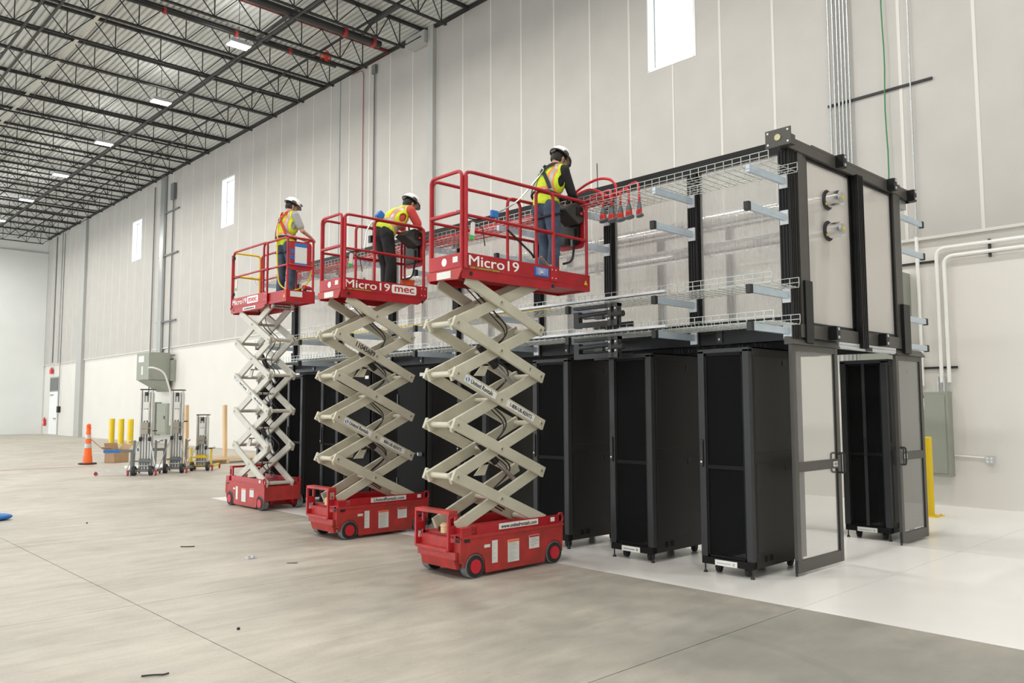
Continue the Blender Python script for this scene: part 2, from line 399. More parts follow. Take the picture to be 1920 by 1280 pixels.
# far, left and back walls
m = MB(); wf = struct(m.box(X0, Y1, 0, X1+.3, Y1+.3, RZ).build('wall_far', 'farw'))
for a in range(int(X0), int(X1), 3):
    MB().box(a+.01, Y1-.05, 0, min(a+2.99, X1), Y1, 12.35).build('wall_panel', 'farw', wf)
MB().box(X0, Y1-.08, 12.35, X1, Y1, 12.42).build('band', 'pil', wf)
m = MB()
m.box(X0-.3, Y0, 5.2, X0, Y1, RZ)
prev = Y0
docks = [2, 14, 26, 38, 50, 58]
for d in docks: m.box(X0-.3, prev, 0, X0, d-2.6, 5.2); prev = d+2.6
m.box(X0-.3, prev, 0, X0, Y1, 5.2)
struct(m.build('wall_left', 'farw'))
struct(MB().box(X0, Y0-.3, 0, X1+.3, Y0, RZ).build('wall_back', 'farw'))
# ceiling: corrugated deck, ribs along the hall
m = MB(); vs = []; fs = []; x = X0-.3; prof = []
while x < X1+.3:
    prof += [(x, 0), (x+.09, 0), (x+.105, .065), (x+.165, .065)]; x += .18
for (a, z) in prof: vs += [(a, Y0-.3, RZ+z), (a, Y1+.3, RZ+z)]
for i in range(len(prof)-1): fs.append((2*i, 2*i+2, 2*i+3, 2*i+1))
m.add(vs, fs); m.box(X0-.3, Y0-.3, RZ+.08, X1+.3, Y1+.3, RZ+.3)
ceil = struct(m.build('ceiling', 'deck'))
# edge angle where the deck meets the wall
MB().box(UX-.10, Y0, RZ-.10, UX, Y1, RZ-.02).build('edge_angle', 'steel', ceil)

# roof joists
def joist_webs(node_b):
    segs = []
    for i, xb in enumerate(node_b):
        segs.append((xb, 12.62, xb, 13.36))
        if i+1 < len(node_b):
            xm = (xb+node_b[i+1])/2; segs.append((xb, 12.62, xm, 13.36)); segs.append((xm, 13.36, node_b[i+1], 12.62))
    return segs
nodes = [13.95]+[13.125-1.345*k for k in range(0, 15)]
ords = ['nearest', 'second', 'third', 'fourth', 'fifth', 'sixth', 'seventh', 'eighth', 'ninth', 'tenth', 'eleventh', 'twelfth', 'thirteenth', 'fourteenth', 'fifteenth', 'sixteenth', 'seventeenth', 'eighteenth', 'nineteenth', 'twentieth', 'twenty-first', 'twenty-second', 'twenty-third', 'twenty-fourth']
XL = -8.0
chord_b = MB(); chord_b.box(XL, -.04, 12.59, 14.12, -.010, 12.64); chord_b.box(XL, .010, 12.59, 14.12, .04, 12.64); cb_me = chord_b.mesh('bottom_chord', 'steel')
def top_mesh(mt):
    c = MB(); c.box(XL, -.05, 13.36, UX-.02, -.010, 13.44); c.box(XL, .010, 13.36, UX-.02, .05, 13.44)
    c.bar((14.96, 0, 13.34), (14.10, 0, 12.66), .03, .03); return c.mesh('top_chord', mt)
ct_me = top_mesh('steel'); ctr_me = top_mesh('primer')
bar_me = {}
def link(me, name, parent, loc=(0, 0, 0)):
    o = bpy.data.objects.new(name, me); COL.objects.link(o); o.parent = parent; o.location = loc; return o
for dx, dz in ((0, .74), (.6725, .74), (.4125, .74)):
    bar_me[(dx, 1)] = MB().bar((0, 0, 0), (dx, 0, dz), .026, .026, (0, 1, 0)).mesh('web_bar', 'steel')
    bar_me[(dx, -1)] = MB().bar((0, 0, 0), (-dx, 0, dz), .026, .026, (0, 1, 0)).mesh('web_bar', 'steel')
allweb = MB()
for s in joist_webs(nodes): allweb.bar((s[0], 0, s[1]), (s[2], 0, s[3]), .026, .026, (0, 1, 0))
aw_me = allweb.mesh('web_bars', 'steel')
for k in range(23):
    Y = 15.60+2.03*k
    if Y > Y1-.3: break
    t = thing('roof_joist', 'black open-web steel roof joist, %s of those in view counted from the near end' % ords[k], 'roof joist', (0, Y, 0), 0, 'roof joists spanning the hall')
    if k == 3: t['label'] = 'steel roof joist whose top chord is red primer, above the near high bay light'
    link(ctr_me if k == 3 else ct_me, 'top_chord', t); link(cb_me, 'bottom_chord', t)
    if k < 9:
        for i, xb in enumerate(nodes):
            if xb < (-1 if k < 3 else 2): break
            link(bar_me[(0, 1)], 'web_bar', t, (xb, 0, 12.62))
            if i+1 < len(nodes):
                h = round((xb-nodes[i+1])/2, 4)
                key = .4125 if i == 0 else .6725
                link(bar_me[(key, -1)], 'web_bar', t, (xb, 0, 12.62)); link(bar_me[(key, 1)], 'web_bar', t, (nodes[i+1], 0, 12.62))
    else:
        o = link(aw_me, 'web_bars', t); o['kind'] = 'stuff'
# bridging angles, pipes and conduits under the roof
for X, z, lab in ((10.66, 12.55, 'long dark bridging angle under the joists beside the row of lights'), (5.30, 12.55, 'pair of dark bridging angles under the joists at the upper left corner'), (13.05, 13.20, 'dark bridging angle high between the joists near the wall'), (11.5, 13.28, 'dark bridging angle against the deck between lights and wall')):
    m = MB().box(X-.03, 13, z-.035, X+.03, Y1-.2, z+.02)
    if X < 6: m.box(X+.38, 13, z-.03, X+.44, Y1-.2, z+.02)
    tag(m.build('bridging_angle', 'steel'), lab, 'steel angle')
mp = thing('sprinkler_main', 'thick black sprinkler main pipe with red couplings under the near roof', 'pipe')
R().cyl((-6, 20.2, 12.72), (13.6, 20.2, 12.72), .115, 16).build('pipe', 'blackpipe', mp)
for X in (9.0, 12.35, 13.35, 5.2): R().cyl((X-.05, 20.2, 12.72), (X+.05, 20.2, 12.72), .15, 16).build('coupling', 'coup', mp)
R().tube([(12.9, 20.2, 12.72), (12.9, 19.6, 12.95), (12.9, 18.2, 12.95)], .05).build('branch_pipe', 'blackpipe', mp)
R().tube([(10.8, 20.2, 12.85), (10.8, 22.6, 12.85)], .055).build('branch_pipe', 'blackpipe', mp)
bp_ = thing('sprinkler_branch', 'slimmer black sprinkler pipe with a red valve beside the near light', 'pipe')
R().cyl((-6, 22.75, 12.85), (13.6, 22.75, 12.85), .065, 14).build('pipe', 'blackpipe', bp_)
for X in (8.1, 10.2, 11.95): R().cyl((X-.04, 22.75, 12.85), (X+.04, 22.75, 12.85), .095, 14).build('coupling', 'coup', bp_)
m = R(); m.cyl((13.25, 22.75, 12.85), (13.25, 22.75, 13.1), .06, 10); m.sph((13.25, 22.75, 13.12), .15, 12, 8, (1, 1, .6)); m.tube([(13.25+.2*cos(a*pi/6), 22.8, 13.1+.2*sin(a*pi/6)) for a in range(12)], .018, 6, True)
m.build('valve', 'plugr', bp_)
bc = MB().box(6.74, 13, 12.70, 6.82, 46, 12.75); tag(bc.build('roof_conduit', 'beigepipe'), 'beige flat conduit running under the joists at upper left', 'conduit')
# two bent dark rods of cable suspension beside the beige conduit
tp = tag(R().tube([(7.3, 14, 13.2), (7.3, 46, 13.2)], .02, 6).build('rod_line', 'steel'), 'thin dark rod beside the beige roof conduit', 'rod')
# high bay lights
hb = thing('high_bay_light', 'x', 'ceiling light', (LX, LY[4], 12.15), 0, 'LED high bay lights in a row below the joists')
m = MB(); m.box(-.31, -.19, -.02, .31, .19, .06); m.box(-.25, -.15, .06, .25, .15, .11); m.build('housing', 'galvl', hb)
for y in (-.10, .10): MB().box(-.29, y-.06, -.035, .29, y+.06, -.02).build('diffuser', 'lamp', hb)
m = R(); m.cyl((0, 0, .11), (0, 0, 1.32), .008, 6); m.build('hanger', 'steel', hb)
labs = ['LED high bay light nearest the camera, hanging over the near joists', 'second LED high bay light from the near end of the row', 'third LED high bay light of the receding row', 'fourth LED high bay light of the receding row', 'fifth LED high bay light, small near the left edge', 'sixth and farthest LED high bay light at the left edge']
hb['label'] = labs[0]
for i, Y in enumerate(LY[5:10]): copy_thing(hb, (LX, Y, 12.15), 0, labs[i+1])
m = MB()
for X in ROWS:
    for Y in LY:
        if X == LX and LY[4]-.1 < Y < LY[9]+.1: continue
        o = MB().box(X-.31, Y-.21, 12.13, X+.31, Y+.21, 12.24).build('light_housing', 'galvl', ceil)
# door at the far end of the right wall
do = MB(); do.box(WX-.04, 58.8, 0, WX, 60.95, 3.8); do = struct(do.build('door_1', 'pil'))
MB().box(WX-.07, 58.95, .02, WX-.04, 60.8, 2.80).build('leaf', 'leaf', do)
MB().box(WX-.06, 58.95, 2.88, WX-.03, 60.8, 3.72).build('transom', 'dgrey', do)
MB().box(WX-.12, 59.8, 2.55, WX-.05, 60.5, 2.65).build('closer', 'galv', do)
MB().box(WX-.14, 59.05, 1.02, WX-.05, 59.5, 1.10).build('handle', 'galv', do)
# ================================================================== RACKS
RX0, RX1, RH = 7.28, 8.40, 2.30
CAR = R()
CAR.cyl((0, -.02, .04), (0, .02, .04), .04, 14); CAR.box(-.03, -.03, .04, .03, -.024, .095); CAR.box(-.03, .024, .04, .03, .03, .095); CAR.box(-.035, -.03, .085, .035, .03, .10)
caster_me = CAR.mesh('caster', ['rubber'])
foot_me = R().cyl((0, 0, .03), (0, 0, .10), .008, 8).cyl((0, 0, 0), (0, 0, .012), .022, 12).cyl((0, 0, .012), (0, 0, .03), .02, 12, .008).mesh('foot', 'blk')
def rack(x0, y0, wd, label, kind='mesh', dep=1.12, hollow=True):
    """front faces -x at x0, right-hand side panel at y0, width towards +y"""
    t = thing('server_rack', label, 'server rack', (x0, y0, 0), 0, 'server racks standing in rows' )
    W = wd; D = dep; H = RH
    m = MB()   # frame: bottom rails, top rails, four posts
    for y in (.012, W-.052): m.box(.09, y, .10, D, y+.04, .15); m.box(.09, y, H-.06, D, y+.04, H-.012)
    for x in (.10, D-.05): m.box(x, .012, .10, x+.04, W-.012, .15); m.box(x, .012, H-.06, x+.04, W-.012, H-.012)
    for x in (.10, D-.05):
        for y in (.012, W-.052): m.box(x, y, .15, x+.04, y+.04, H-.05)
    m.box(.03, .01, .095, .10, W-.01, .165)
    m.build('frame', 'rackb', t)
    for y in (.0, W-.01):   # side panels: upper and lower sheet with a plain band between, latches
        s = MB(); s.box(.10, y, .10, D, y+.008, H); yo = -.006 if y == 0 else .004
        p = s.build('side_panel', 'rackp', t)
        for (z0, z1) in ((.245, 1.13), (1.235, 2.215)):
            MB().box(.125, y+yo if y == 0 else y-.0, z0, D-.02, y+(.004 if y == 0 else .014), z1).build('panel_sheet', 'rackp', p, bev=.004)
        if y == 0:
            for z in (1.07, 2.155): MB().box(.70, -.012, z-.03, .73, -.005, z+.03).box(.705, -.016, z-.02, .725, -.012, z-.01).build('latch', 'blk', p)['kind'] = 'stuff'
            s2 = MB(); s2.box(.25, -.006, .15, .30, 0, .21); s2.box(.36, -.006, .15, .41, 0, .21); s2.build('knockouts', 'rackb', p)['kind'] = 'stuff'
    m = MB(); m.box(.09, 0, H-.012, D, W, H); m.box(.3, W*.3, H, .9, W*.7, H+.006); m.build('top_panel', 'rackb', t)
    m = MB(); m.box(.035, 0, .165, .10, .075, H-.02); m.box(.035, W-.075, .165, .10, W, H-.02); m.box(.035, 0, H-.05, .10, W, H-.005)
    m.build('front_post', 'rackg', t, bev=.006)
    if kind == 'split':
        MB().box(.04, W/2-.02, .17, .062, W/2+.02, H-.05).build('centre_stile', 'rackg', t, bev=.004); MB().box(.02, W/2-.012, 1.05, .04, W/2+.012, 1.30).build('handle', 'blk', t, bev=.006)
    if kind in ('mesh', 'split'):
        m = MB(); a, b = .075, W-.075
        m.box(.05, a, .17, .075, a+.022, H-.05); m.box(.05, b-.022, .17, .075, b, H-.05); m.box(.05, a, .17, .075, b, .19)
        m.box(.05, a, H-.075, .075, b, H-.05); m.box(.052, a, 1.06, .072, b, 1.10)
        d = m.build('door', 'rackb', t)
        MB().box(.06, a+.02, .19, .064, b-.02, H-.07).build('door_mesh', 'mesh', d)
        if kind == 'mesh': MB().box(.015, W-.055, 1.08, .036, W-.020, 1.36).build('handle', 'blk', t, bev=.008)
        if kind == 'mesh': R().cyl((.008, W-.038, 1.13), (.016, W-.038, 1.13), .010, 10).build('lock', 'white', t)
    else:
        m = MB(); m.box(.0, .015, .17, .034, W-.015, H-.01)
        d = m.build('door', 'rackd', t, bev=.005)
        MB().box(-.006, .04, 1.02, .002, W-.04, 1.035).build('door_seam', 'blk', d)
        m = MB(); m.box(-.03, .06, .99, .0, .18, 1.05); m.build('handle', 'rackg', d, bev=.006); MB().box(-.034, .145, 1.0, -.029, .165, 1.04).build('lock', 'galvl', d)
        MB().box(-.003, .06, 2.16, .001, .16, 2.21).build('label_sticker', 'white', d)
        MB().box(-.012, W-.04, 1.75, .0, W-.012, 1.9).box(-.012, W-.04, .5, .0, W-.012, .65).build('hinge', 'blk', d)['kind'] = 'stuff'
    m = MB().box(D-.02, .03, .16, D-.012, W-.03, H-.06); m.build('rear_door', 'rackb', t)
    for x, y in ((.16, .13), (.16, W-.13), (D-.12, .13), (D-.12, W-.13)): link(caster_me, 'caster', t, (x, y, 0))
    for x, y in ((.06, .03), (.06, W-.03), (D-.04, .03), (D-.04, W-.03)): link(foot_me, 'levelling_foot', t, (x, y, 0))
    m = MB().box(.022, W*.30, .095, .030, W*.72, .150); lb = m.build('label_strip', 'white', t)
    MB().box(.019, W*.42, .115, .0225, W*.68, .125).box(.019, W*.34, .108, .0225, W*.38, .135).build('label_print', 'galv', lb)
    return t
front = [
 (4.29, .60, 'black mesh-door rack at the end of the near row beside the sliding door', 'mesh'),
 (5.50, .60, 'black mesh-door rack, second from the sliding door in the near row', 'mesh'),
 (6.745, .61, 'black mesh-door rack just behind the front wheel of the tallest-looking red lift', 'mesh'),
 (8.25, .61, 'black mesh-door rack seen through the scissor arms of the nearest lift', 'mesh'),
 (9.52, .73, 'solid-door rack with white sticker and latch between the nearest and middle lifts', 'solid'),
 (10.97, .76, 'solid-door rack with white sticker behind the arms of the middle lift', 'solid'),
 (12.0, .56, 'black mesh-door rack at the left edge of the middle lift', 'mesh'),
 (13.2, .55, 'black mesh-door rack in the gap between the middle and farthest lifts', 'mesh'),
 (14.35, .60, 'black mesh-door rack behind the farthest lift at the row end', 'mesh'),
]
for (y, wd, lab, kd) in front: rack(RX0, y, wd, lab, kd)
rack(10.56, 4.27, .60, 'black mesh-door rack of the back row seen through the open sliding doorway', 'split')

# ================================================================== CONTAINMENT
ct = thing('aisle_containment', 'black framed two-level aisle containment with translucent sheets and sliding doors above the racks', 'enclosure', (0, 0, 0))
FX, BX, EY = 7.90, 10.70, 4.107
posts = [4.13, 5.27, 6.53, 7.79, 9.55, 11.25, 12.92, 14.56]
bposts = [4.14, 5.27, 6.53, 7.79, 9.77, 11.9, 14.06, 14.56]
def grooved(x, y, z0, z1, s=.055):
    m = MB(); m.box(x-s+.008, y-s+.008, z0, x+s-.008, y+s-.008, z1)
    for k in (-1, -.33, .33, 1):
        c = k*(s-.010)
        for sg in (-1, 1):
            m.box(x+sg*(s-.009), y+c-.009, z0, x+sg*s, y+c+.009, z1); m.box(x+c-.009, y+sg*(s-.009), z0, x+c+.009, y+sg*s, z1)
    return m
for y in posts: grooved(FX, y, 2.38, 4.40, .062).build('post', 'ext', ct)
for y in bposts: grooved(BX, y, 2.38, 4.40, .05).build('post', 'ext', ct)
# long beams
MB().box(FX-.06, 4.1, 4.38, FX+.06, 14.62, 4.50).build('top_beam', 'ext', ct)
MB().box(BX-.06, 4.1, 4.38, BX+.06, 14.62, 4.50).build('top_beam', 'ext', ct)
MB().box(FX-.045, 4.15, 2.385, FX+.06, 14.62, 2.63).box(FX-.05, 4.15, 2.60, FX-.04, 14.6, 2.615).build('lower_beam', 'ext', ct)
MB().box(BX-.06, 4.15, 2.385, BX+.045, 14.62, 2.63).build('lower_beam', 'ext', ct)
for y in (4.95, 7.25, 10.4, 13.75):
    m = MB().box(FX-.058, y-.035, 2.40, FX-.045, y+.035, 2.60); b = m.build('splice_plate', 'blk', ct)
    for z in (2.44, 2.56): R().cyl((FX-.066, y, z), (FX-.058, y, z), .014, 8).build('bolt', 'galv', b)
for a, b in zip(posts[:-1], posts[1:]):
    MB().box(FX+.012, a+.05, 2.62, FX+.028, b-.05, 4.39).build('wall_sheet', 'poly', ct)
for a, b in zip(bposts[:-1], bposts[1:]):
    if b-a > .6: MB().box(BX-.028, a+.05, 2.62, BX-.012, b-.05, 4.39).build('wall_sheet', 'poly', ct)
# dark closing strip between rack tops and the beam, with cable brush
MB().box(8.02, 4.2, 2.302, 8.05, 14.6, 2.39).build('closing_strip', 'rackb', ct)
m = MB(); random.seed(3)
for y in [4.3+.02*i for i in range(62)]:
    m.bar((7.80, y, 2.302), (7.80+random.uniform(-.02, .02), y+random.uniform(-.02, .02), 2.302+random.uniform(.03, .07)), .004, .004)
o = m.build('brush_seal', 'blk', ct); o['kind'] = 'stuff'
# end frame
m = MB(); m.box(7.78, EY-.06, 4.395, 11.06, EY+.04, 4.515); m.box(8.32, EY-.062, 4.50, 10.72, EY-.05, 4.53); m.build('end_beam', 'frame', ct)
m = MB(); m.box(7.44, EY-.07, 4.30, 7.80, EY-.058, 4.50)
ep = None
m = MB(); m.box(7.60, EY-.14, 4.395, 7.80, EY+.02, 4.50); m.build('beam_stub', 'frame', ct)
pl = MB().box(7.585, EY-.20, 4.355, 7.60, EY+.08, 4.535).build('end_plate', 'frame', ct)
R().cyl((7.574, EY-.06, 4.445), (7.585, EY-.06, 4.445), .034, 16).build('gold_plug', mat('brass plug', (.55, .48, .28), .4, .4), pl)
m = R()
for y in (-.17, .05):
    for z in (4.385, 4.505): m.cyl((7.578, EY+y, z), (7.586, EY+y, z), .011, 8)
m.build('bolt', 'white', pl)
pl = MB().box(11.05, EY-.12, 4.36, 11.065, EY+.08, 4.52).build('end_plate', 'ext', ct)
R().cyl((11.02, EY-.128, 4.40), (11.02, EY-.12, 4.40), .014, 8).build('bolt', 'white', pl)
MB().box(10.78, EY-.02, 4.26, 11.0, EY+.10, 4.37).build('roller_bracket', 'galv', ct)
for X, z in ((8.93, 4.46), (10.35, 4.46), (8.62, 2.49), (9.92, 2.49), (10.98, 4.43)):
    m = MB().box(X-.045, EY-.15, z-.075, X+.045, EY-.06, z+.075); b = m.build('hanger_block', 'ext', ct, bev=.004)
    for dz in (-.045, .045): R().cyl((X, EY-.158, z+dz), (X, EY-.15, z+dz), .018, 10).build('bolt', 'galvl', b)
# end frame members
MB().box(8.02, EY-.045, 2.42, 8.13, EY+.03, 4.40).build('end_post', 'frame', ct)
MB().box(8.15, EY-.03, 2.56, 8.235, EY+.03, 4.395).build('end_post', 'frame', ct)
MB().box(8.06, EY-.07, 2.36, 8.22, EY-.045, 3.02).build('lower_cover', 'ext', ct)
MB().box(10.52, EY-.045, 2.42, 10.72, EY+.03, 4.40).build('end_post', 'frame', ct)
MB().box(10.60, EY-.09, 2.36, 10.80, EY-.045, 2.98).build('lower_cover', 'ext', ct)
grooved(9.42, EY-.03, 2.36, 4.40, .075).build('middle_post', 'ext', ct)
for (a, b) in ((8.235, 9.335), (9.505, 10.52)):
    m = MB(); t = .035
    m.box(a, EY-.02, 2.555, a+t, EY+.02, 4.395); m.box(b-t, EY-.02, 2.555, b, EY+.02, 4.395); m.box(a, EY-.02, 2.555, b, EY+.02, 2.555+t); m.box(a, EY-.02, 4.36, b, EY+.02, 4.395)
    f = m.build('sheet_frame', 'ext', ct); MB().box(a+t, EY-.006, 2.59, b-t, EY+.006, 4.36).build('end_sheet', 'polyend', f)
MB().box(7.98, EY-.05, 2.415, 10.78, EY+.03, 2.555).build('end_lower_beam', 'frame', ct)
# door header caps and track
for a, b in ((7.76, 8.82), (10.38, 11.30)):
    MB().prism([(EY-.075, 2.335), (EY+.03, 2.335), (EY+.03, 2.415), (EY-.02, 2.415)], a, b, 0).build('door_header', 'frame', ct)
m = R(); m.cyl((8.82, EY-.03, 2.365), (9.55, EY-.03, 2.365), .03, 14); m.cyl((9.62, EY-.03, 2.365), (10.38, EY-.03, 2.365), .03, 14); m.box(8.82, EY-.06, 2.385, 10.38, EY+.01, 2.41)
m.build('door_track', 'galvl', ct); MB().box(9.50, EY-.067, 2.34, 9.67, EY-.059, 2.385).build('track_joint', 'blk', ct)
# sliding doors
def sdoor(x0, x1, hx, lx, lab):
    y = EY-.025
    m = MB(); t = .075
    m.box(x0, y-.02, .03, x0+t, y+.02, 2.335); m.box(x1-t, y-.02, .03, x1, y+.02, 2.335); m.box(x0+t, y-.019, 2.27, x1-t, y+.019, 2.335); m.box(x0+t, y-.019, .03, x1-t, y+.019, .15)
    m.box(x0+t, y-.019, 1.03, x1-t, y+.019, 1.13)
    d = m.build('door', 'frame', ct, bev=.003); d['label'] = lab
    MB().box(x0+t, y-.004, .15, x1-t, y+.004, 1.03).build('lower_glass', 'glass', d)
    MB().box(x0+t, y-.004, 1.13, x1-t, y+.004, 2.27).build('upper_glass', 'glass', d)
    m = MB()
    for xx in (x0+t, x1-t-.012):
        for a_, b_ in ((.15, 1.03), (1.13, 2.27)): m.box(xx, y-.012, a_, xx+.012, y-.006, b_)
    m.build('gasket', 'blk', d)['kind'] = 'stuff'
    m = R()
    for s in (-1, 1):
        m.tube(rounded([(hx, y+s*.02, .98), (hx, y+s*.075, .98), (hx, y+s*.075, 1.19), (hx, y+s*.02, 1.19)], .03), .011, 8)
    m.tube(rounded([(hx-.06, y-.03, .985), (hx-.06, y-.07, .985), (hx-.06, y-.07, 1.185), (hx-.06, y-.03, 1.185)], .02), .009, 8)
    m.build('handle', 'blk', d)
    p = MB().box(lx-.05, y-.024, 1.05, lx+.05, y-.02, 1.105).build('lock_plate', 'white', d)
    MB().box(lx-.035, y-.027, 1.062, lx+.0, y-.023, 1.092).box(lx+.01, y-.027, 1.062, lx+.04, y-.023, 1.092).build('lock_print', 'galv', d)
    MB().box(x0-.006, y-.01, 0.003, x0+.0, y+.01, .16).build('floor_guide', 'blk', d)
sdoor(7.775, 8.80, 8.76, 8.66, 'left sliding glass door in a bronze frame')
sdoor(10.40, 11.24, 10.45, 10.58, 'right sliding glass door in a bronze frame')
# foil ducts inside, poking out of the end
for z in (3.995, 3.645):
    m = R(); m.cyl((8.72, 3.92, z), (8.72, 14.3, z), .088, 28); d = m.build('duct', 'foil', ct)
    R().tube([(8.72+.102*cos(a*pi/12), EY-.03, z+.102*sin(a*pi/12)) for a in range(24)], .014, 6, True).build('gasket_ring', 'blk', d)
    R().cyl((8.72, 3.905, z), (8.72, 3.92, z), .06, 20).build('duct_cap', 'galv', d)
    R().cyl((8.72, 3.898, z), (8.72, 3.905, z), .022, 12).sph((8.66, EY-.04, z-.05), .02, 8, 6).build('yellow_dot', 'yellow', d)
    for y in (5.6, 7.4, 9.2, 11.0, 12.8): R().cyl((8.72, y-.03, z), (8.72, y+.03, z), .094, 24).build('duct_clamp', 'galv', d)
# cantilever arms
def cant(x0, x1, y, z, wide=False):
    m = MB(); s = 1 if x1 > x0 else -1
    m.box(x0, y-.021, z-.035, x1, y+.021, z+.035)
    for zz in (-.012,): m.box(x0, y-.0225, z+zz, x1, y+.0225, z+zz+.004)
    a = m.build('cantilever_arm', 'strut', ct)
    MB().box(x0-.012*s-.004, y-.045, z-.075, x0-.004+.008*s, y+.045, z+.075).build('arm_plate', 'galvl', a)
    if z < 4.0 or s > 0: MB().box(x1-.002*s, y-.028, z-.045, x1+.05*s, y+.028, z+.045).build('end_cap', 'blk', a, bev=.004)
AZ = [4.05, 3.665, 2.845, 2.475]
for i, y in enumerate(posts):
    for j, z in enumerate(AZ): cant(FX-.07, 7.12, y, z)
for z in (4.16, 3.72, 2.83, 2.47):
    for y in (4.12, 6.53): cant(BX+.07, 11.57, y, z)

# wire cable trays lying on the arms
def tray(z, y0, y1, x0, x1, h, lab, ywall=True):
    m = MB(); r = .0028
    def wire(p, q): m.bar(p, q, 2*r, 2*r, (0, 1, 0) if abs(p[1]-q[1]) < .01 else (0, 0, 1))
    n = 7
    for i in range(n+1): x = x0+(x1-x0)*i/n; wire((x, y0, z), (x, y1, z))
    for k in (.5, 1.):
        wire((x0, y0, z+h*k), (x0, y1, z+h*k)); wire((x1, y0, z+h*k), (x1, y1, z+h*k))
    y = y0
    while y <= y1:
        c = .022
        P_ = [(x0, y, z+h), (x0, y, z+c), (x0+c, y, z-.006), (x1-c, y, z-.006), (x1, y, z+c), (x1, y, z+h)]
        for a, b in zip(P_[:-1], P_[1:]): wire(a, b)
        y += .10
    t = m.build('cable_tray', 'wire'); tag(t, lab, 'cable tray', 'wire basket cable trays along the containment'); return t
tray(4.095, 3.93, 14.9, 7.17, 7.75, .10, 'bright wire cable tray of the top level carrying the red cables')
tray(2.905, 3.95, 14.9, 7.20, 7.75, .10, 'bright wire cable tray of the middle level holding the yellow cable')
tray(2.53, 3.95, 14.9, 7.22, 7.75, .10, 'bright wire cable tray of the lowest level just above the racks')
# galvanised channels lying on the outer arm ends
for z, y0, y1, lb in ((2.93, 5.12, 8.0, 'long zinc channel lying on the middle arm ends'), (2.555, 5.12, 7.2, 'zinc channel lying on the lowest arm ends')):
    m = MB().box(7.08, y0, z-.02, 7.125, y1, z-.015).box(7.08, y0, z-.02, 7.085, y1, z+.012).box(7.12, y0, z-.02, 7.125, y1, z+.012)
    tag(m.build('metal_channel', 'galvl'), lb, 'metal channel')
# black cradle brackets hanging at the tray edge
for z0, z1, lb in ((2.615, 2.865, 'black slotted steel cradle bolted under the middle cable tray'), (2.25, 2.49, 'black slotted steel cradle under the lowest cable tray')):
    t = thing('steel_cradle', lb, 'bracket', (7.1, 6.1, z0))
    H = z1-z0
    m = MB(); m.box(-.02, -.33, H-.035, .06, .33, H); m.box(-.02, -.33, .0, .0, .25, .06); m.box(.25, -.33, .0, .27, .25, .06); m.build('rail', 'blk', t)
    for y in (-.33, -.24): MB().box(-.025, y, 0, .05, y+.05, H).build('slotted_plate', 'plast', t)
    m = MB().box(-.02, .25, 0, .05, .33, H*.75); m.build('side_plate', 'blk', t)
    m = R(); m.cyl((.0, -.2, H*.62), (.0, .25, H*.56), .028, 10); m.cyl((.0, -.4, H*.5), (.0, -.25, H*.5), .035, 10); m.build('roller', 'rackg', t)
    MB().box(-.01, -.1, H*.35, .05, .02, H*.5).box(0, -.2, H*.4, .04, .2, H*.46).build('slide', 'plast', t)
    m = R()
    for y in (-.305, -.215):
        for z in (.08, H-.06): m.cyl((-.032, y, z), (-.025, y, z), .012, 8)
    m.build('bolt', 'galvl', t)

# red power cables in the top tray
random.seed(11)
def cab(pts, r, name, lab, m='redcab', group=None):
    return tag(R().tube(rounded(pts, .12, 5), r, 8).build(name, m), lab, 'cable', group)
where = ['along the outer edge of the tray', 'second from the outer edge of the tray', 'in the outer middle of the tray', 'in the middle of the tray', 'in the inner middle of the tray', 'second from the inner edge of the tray', 'along the inner edge of the tray']
for i in range(7):
    x = 7.24+.066*i; pts = [(x, 6.7+.08*(i % 3), 4.135)]; y = 7.1
    while y < 14.6:
        pts.append((x+random.uniform(-.025, .025), y, 4.122+.02*((i+len(pts)) % 2)+random.uniform(0, .01))); y += .5
    if i < 5:   # front ends run to the plugs
        Yp = [6.14, 6.03, 5.92, 5.815, 5.685][i]; xo = 7.30+.025*i
        top = [4.22, 4.25, 4.20, 4.23, 4.29][i]
        pts = [(xo, Yp, 4.05), (xo, Yp, 4.18), (xo, Yp+.02, top), (xo+.01, Yp+.12, top), (xo+.02, Yp+.42, 4.16)]+pts
    cab(pts, .014, 'power_cable', 'red power cable lying %s' % where[i], group='red power cables in the top tray')
cab([(7.42, 6.95, 4.14), (7.40, 6.75, 4.32), (7.40, 6.50, 4.42), (7.42, 6.28, 4.46), (7.44, 6.12, 4.41), (7.46, 6.05, 4.30), (7.46, 6.2, 4.14)], .017, 'power_cable', 'thick red cable arching highest above the tray by the worker', group=None)
cab([(7.50, 6.98, 4.15), (7.48, 6.72, 4.36), (7.48, 6.50, 4.38), (7.50, 6.38, 4.33), (7.52, 6.3, 4.28), (7.52, 6.2, 4.2)], .015, 'power_cable', 'red cable making the lower arch behind the highest one', group=None)
tag(R().cyl((7.5, 6.39, 4.20), (7.5, 6.40, 4.68), .006, 6).build('threaded_rod', 'blk'), 'thin dark rod standing up from the top tray beside the red arches', 'rod')
pn = ['leftmost, beside the control box', 'second from the left', 'in the middle of the five', 'second from the right of the group', 'hanging apart on the right']
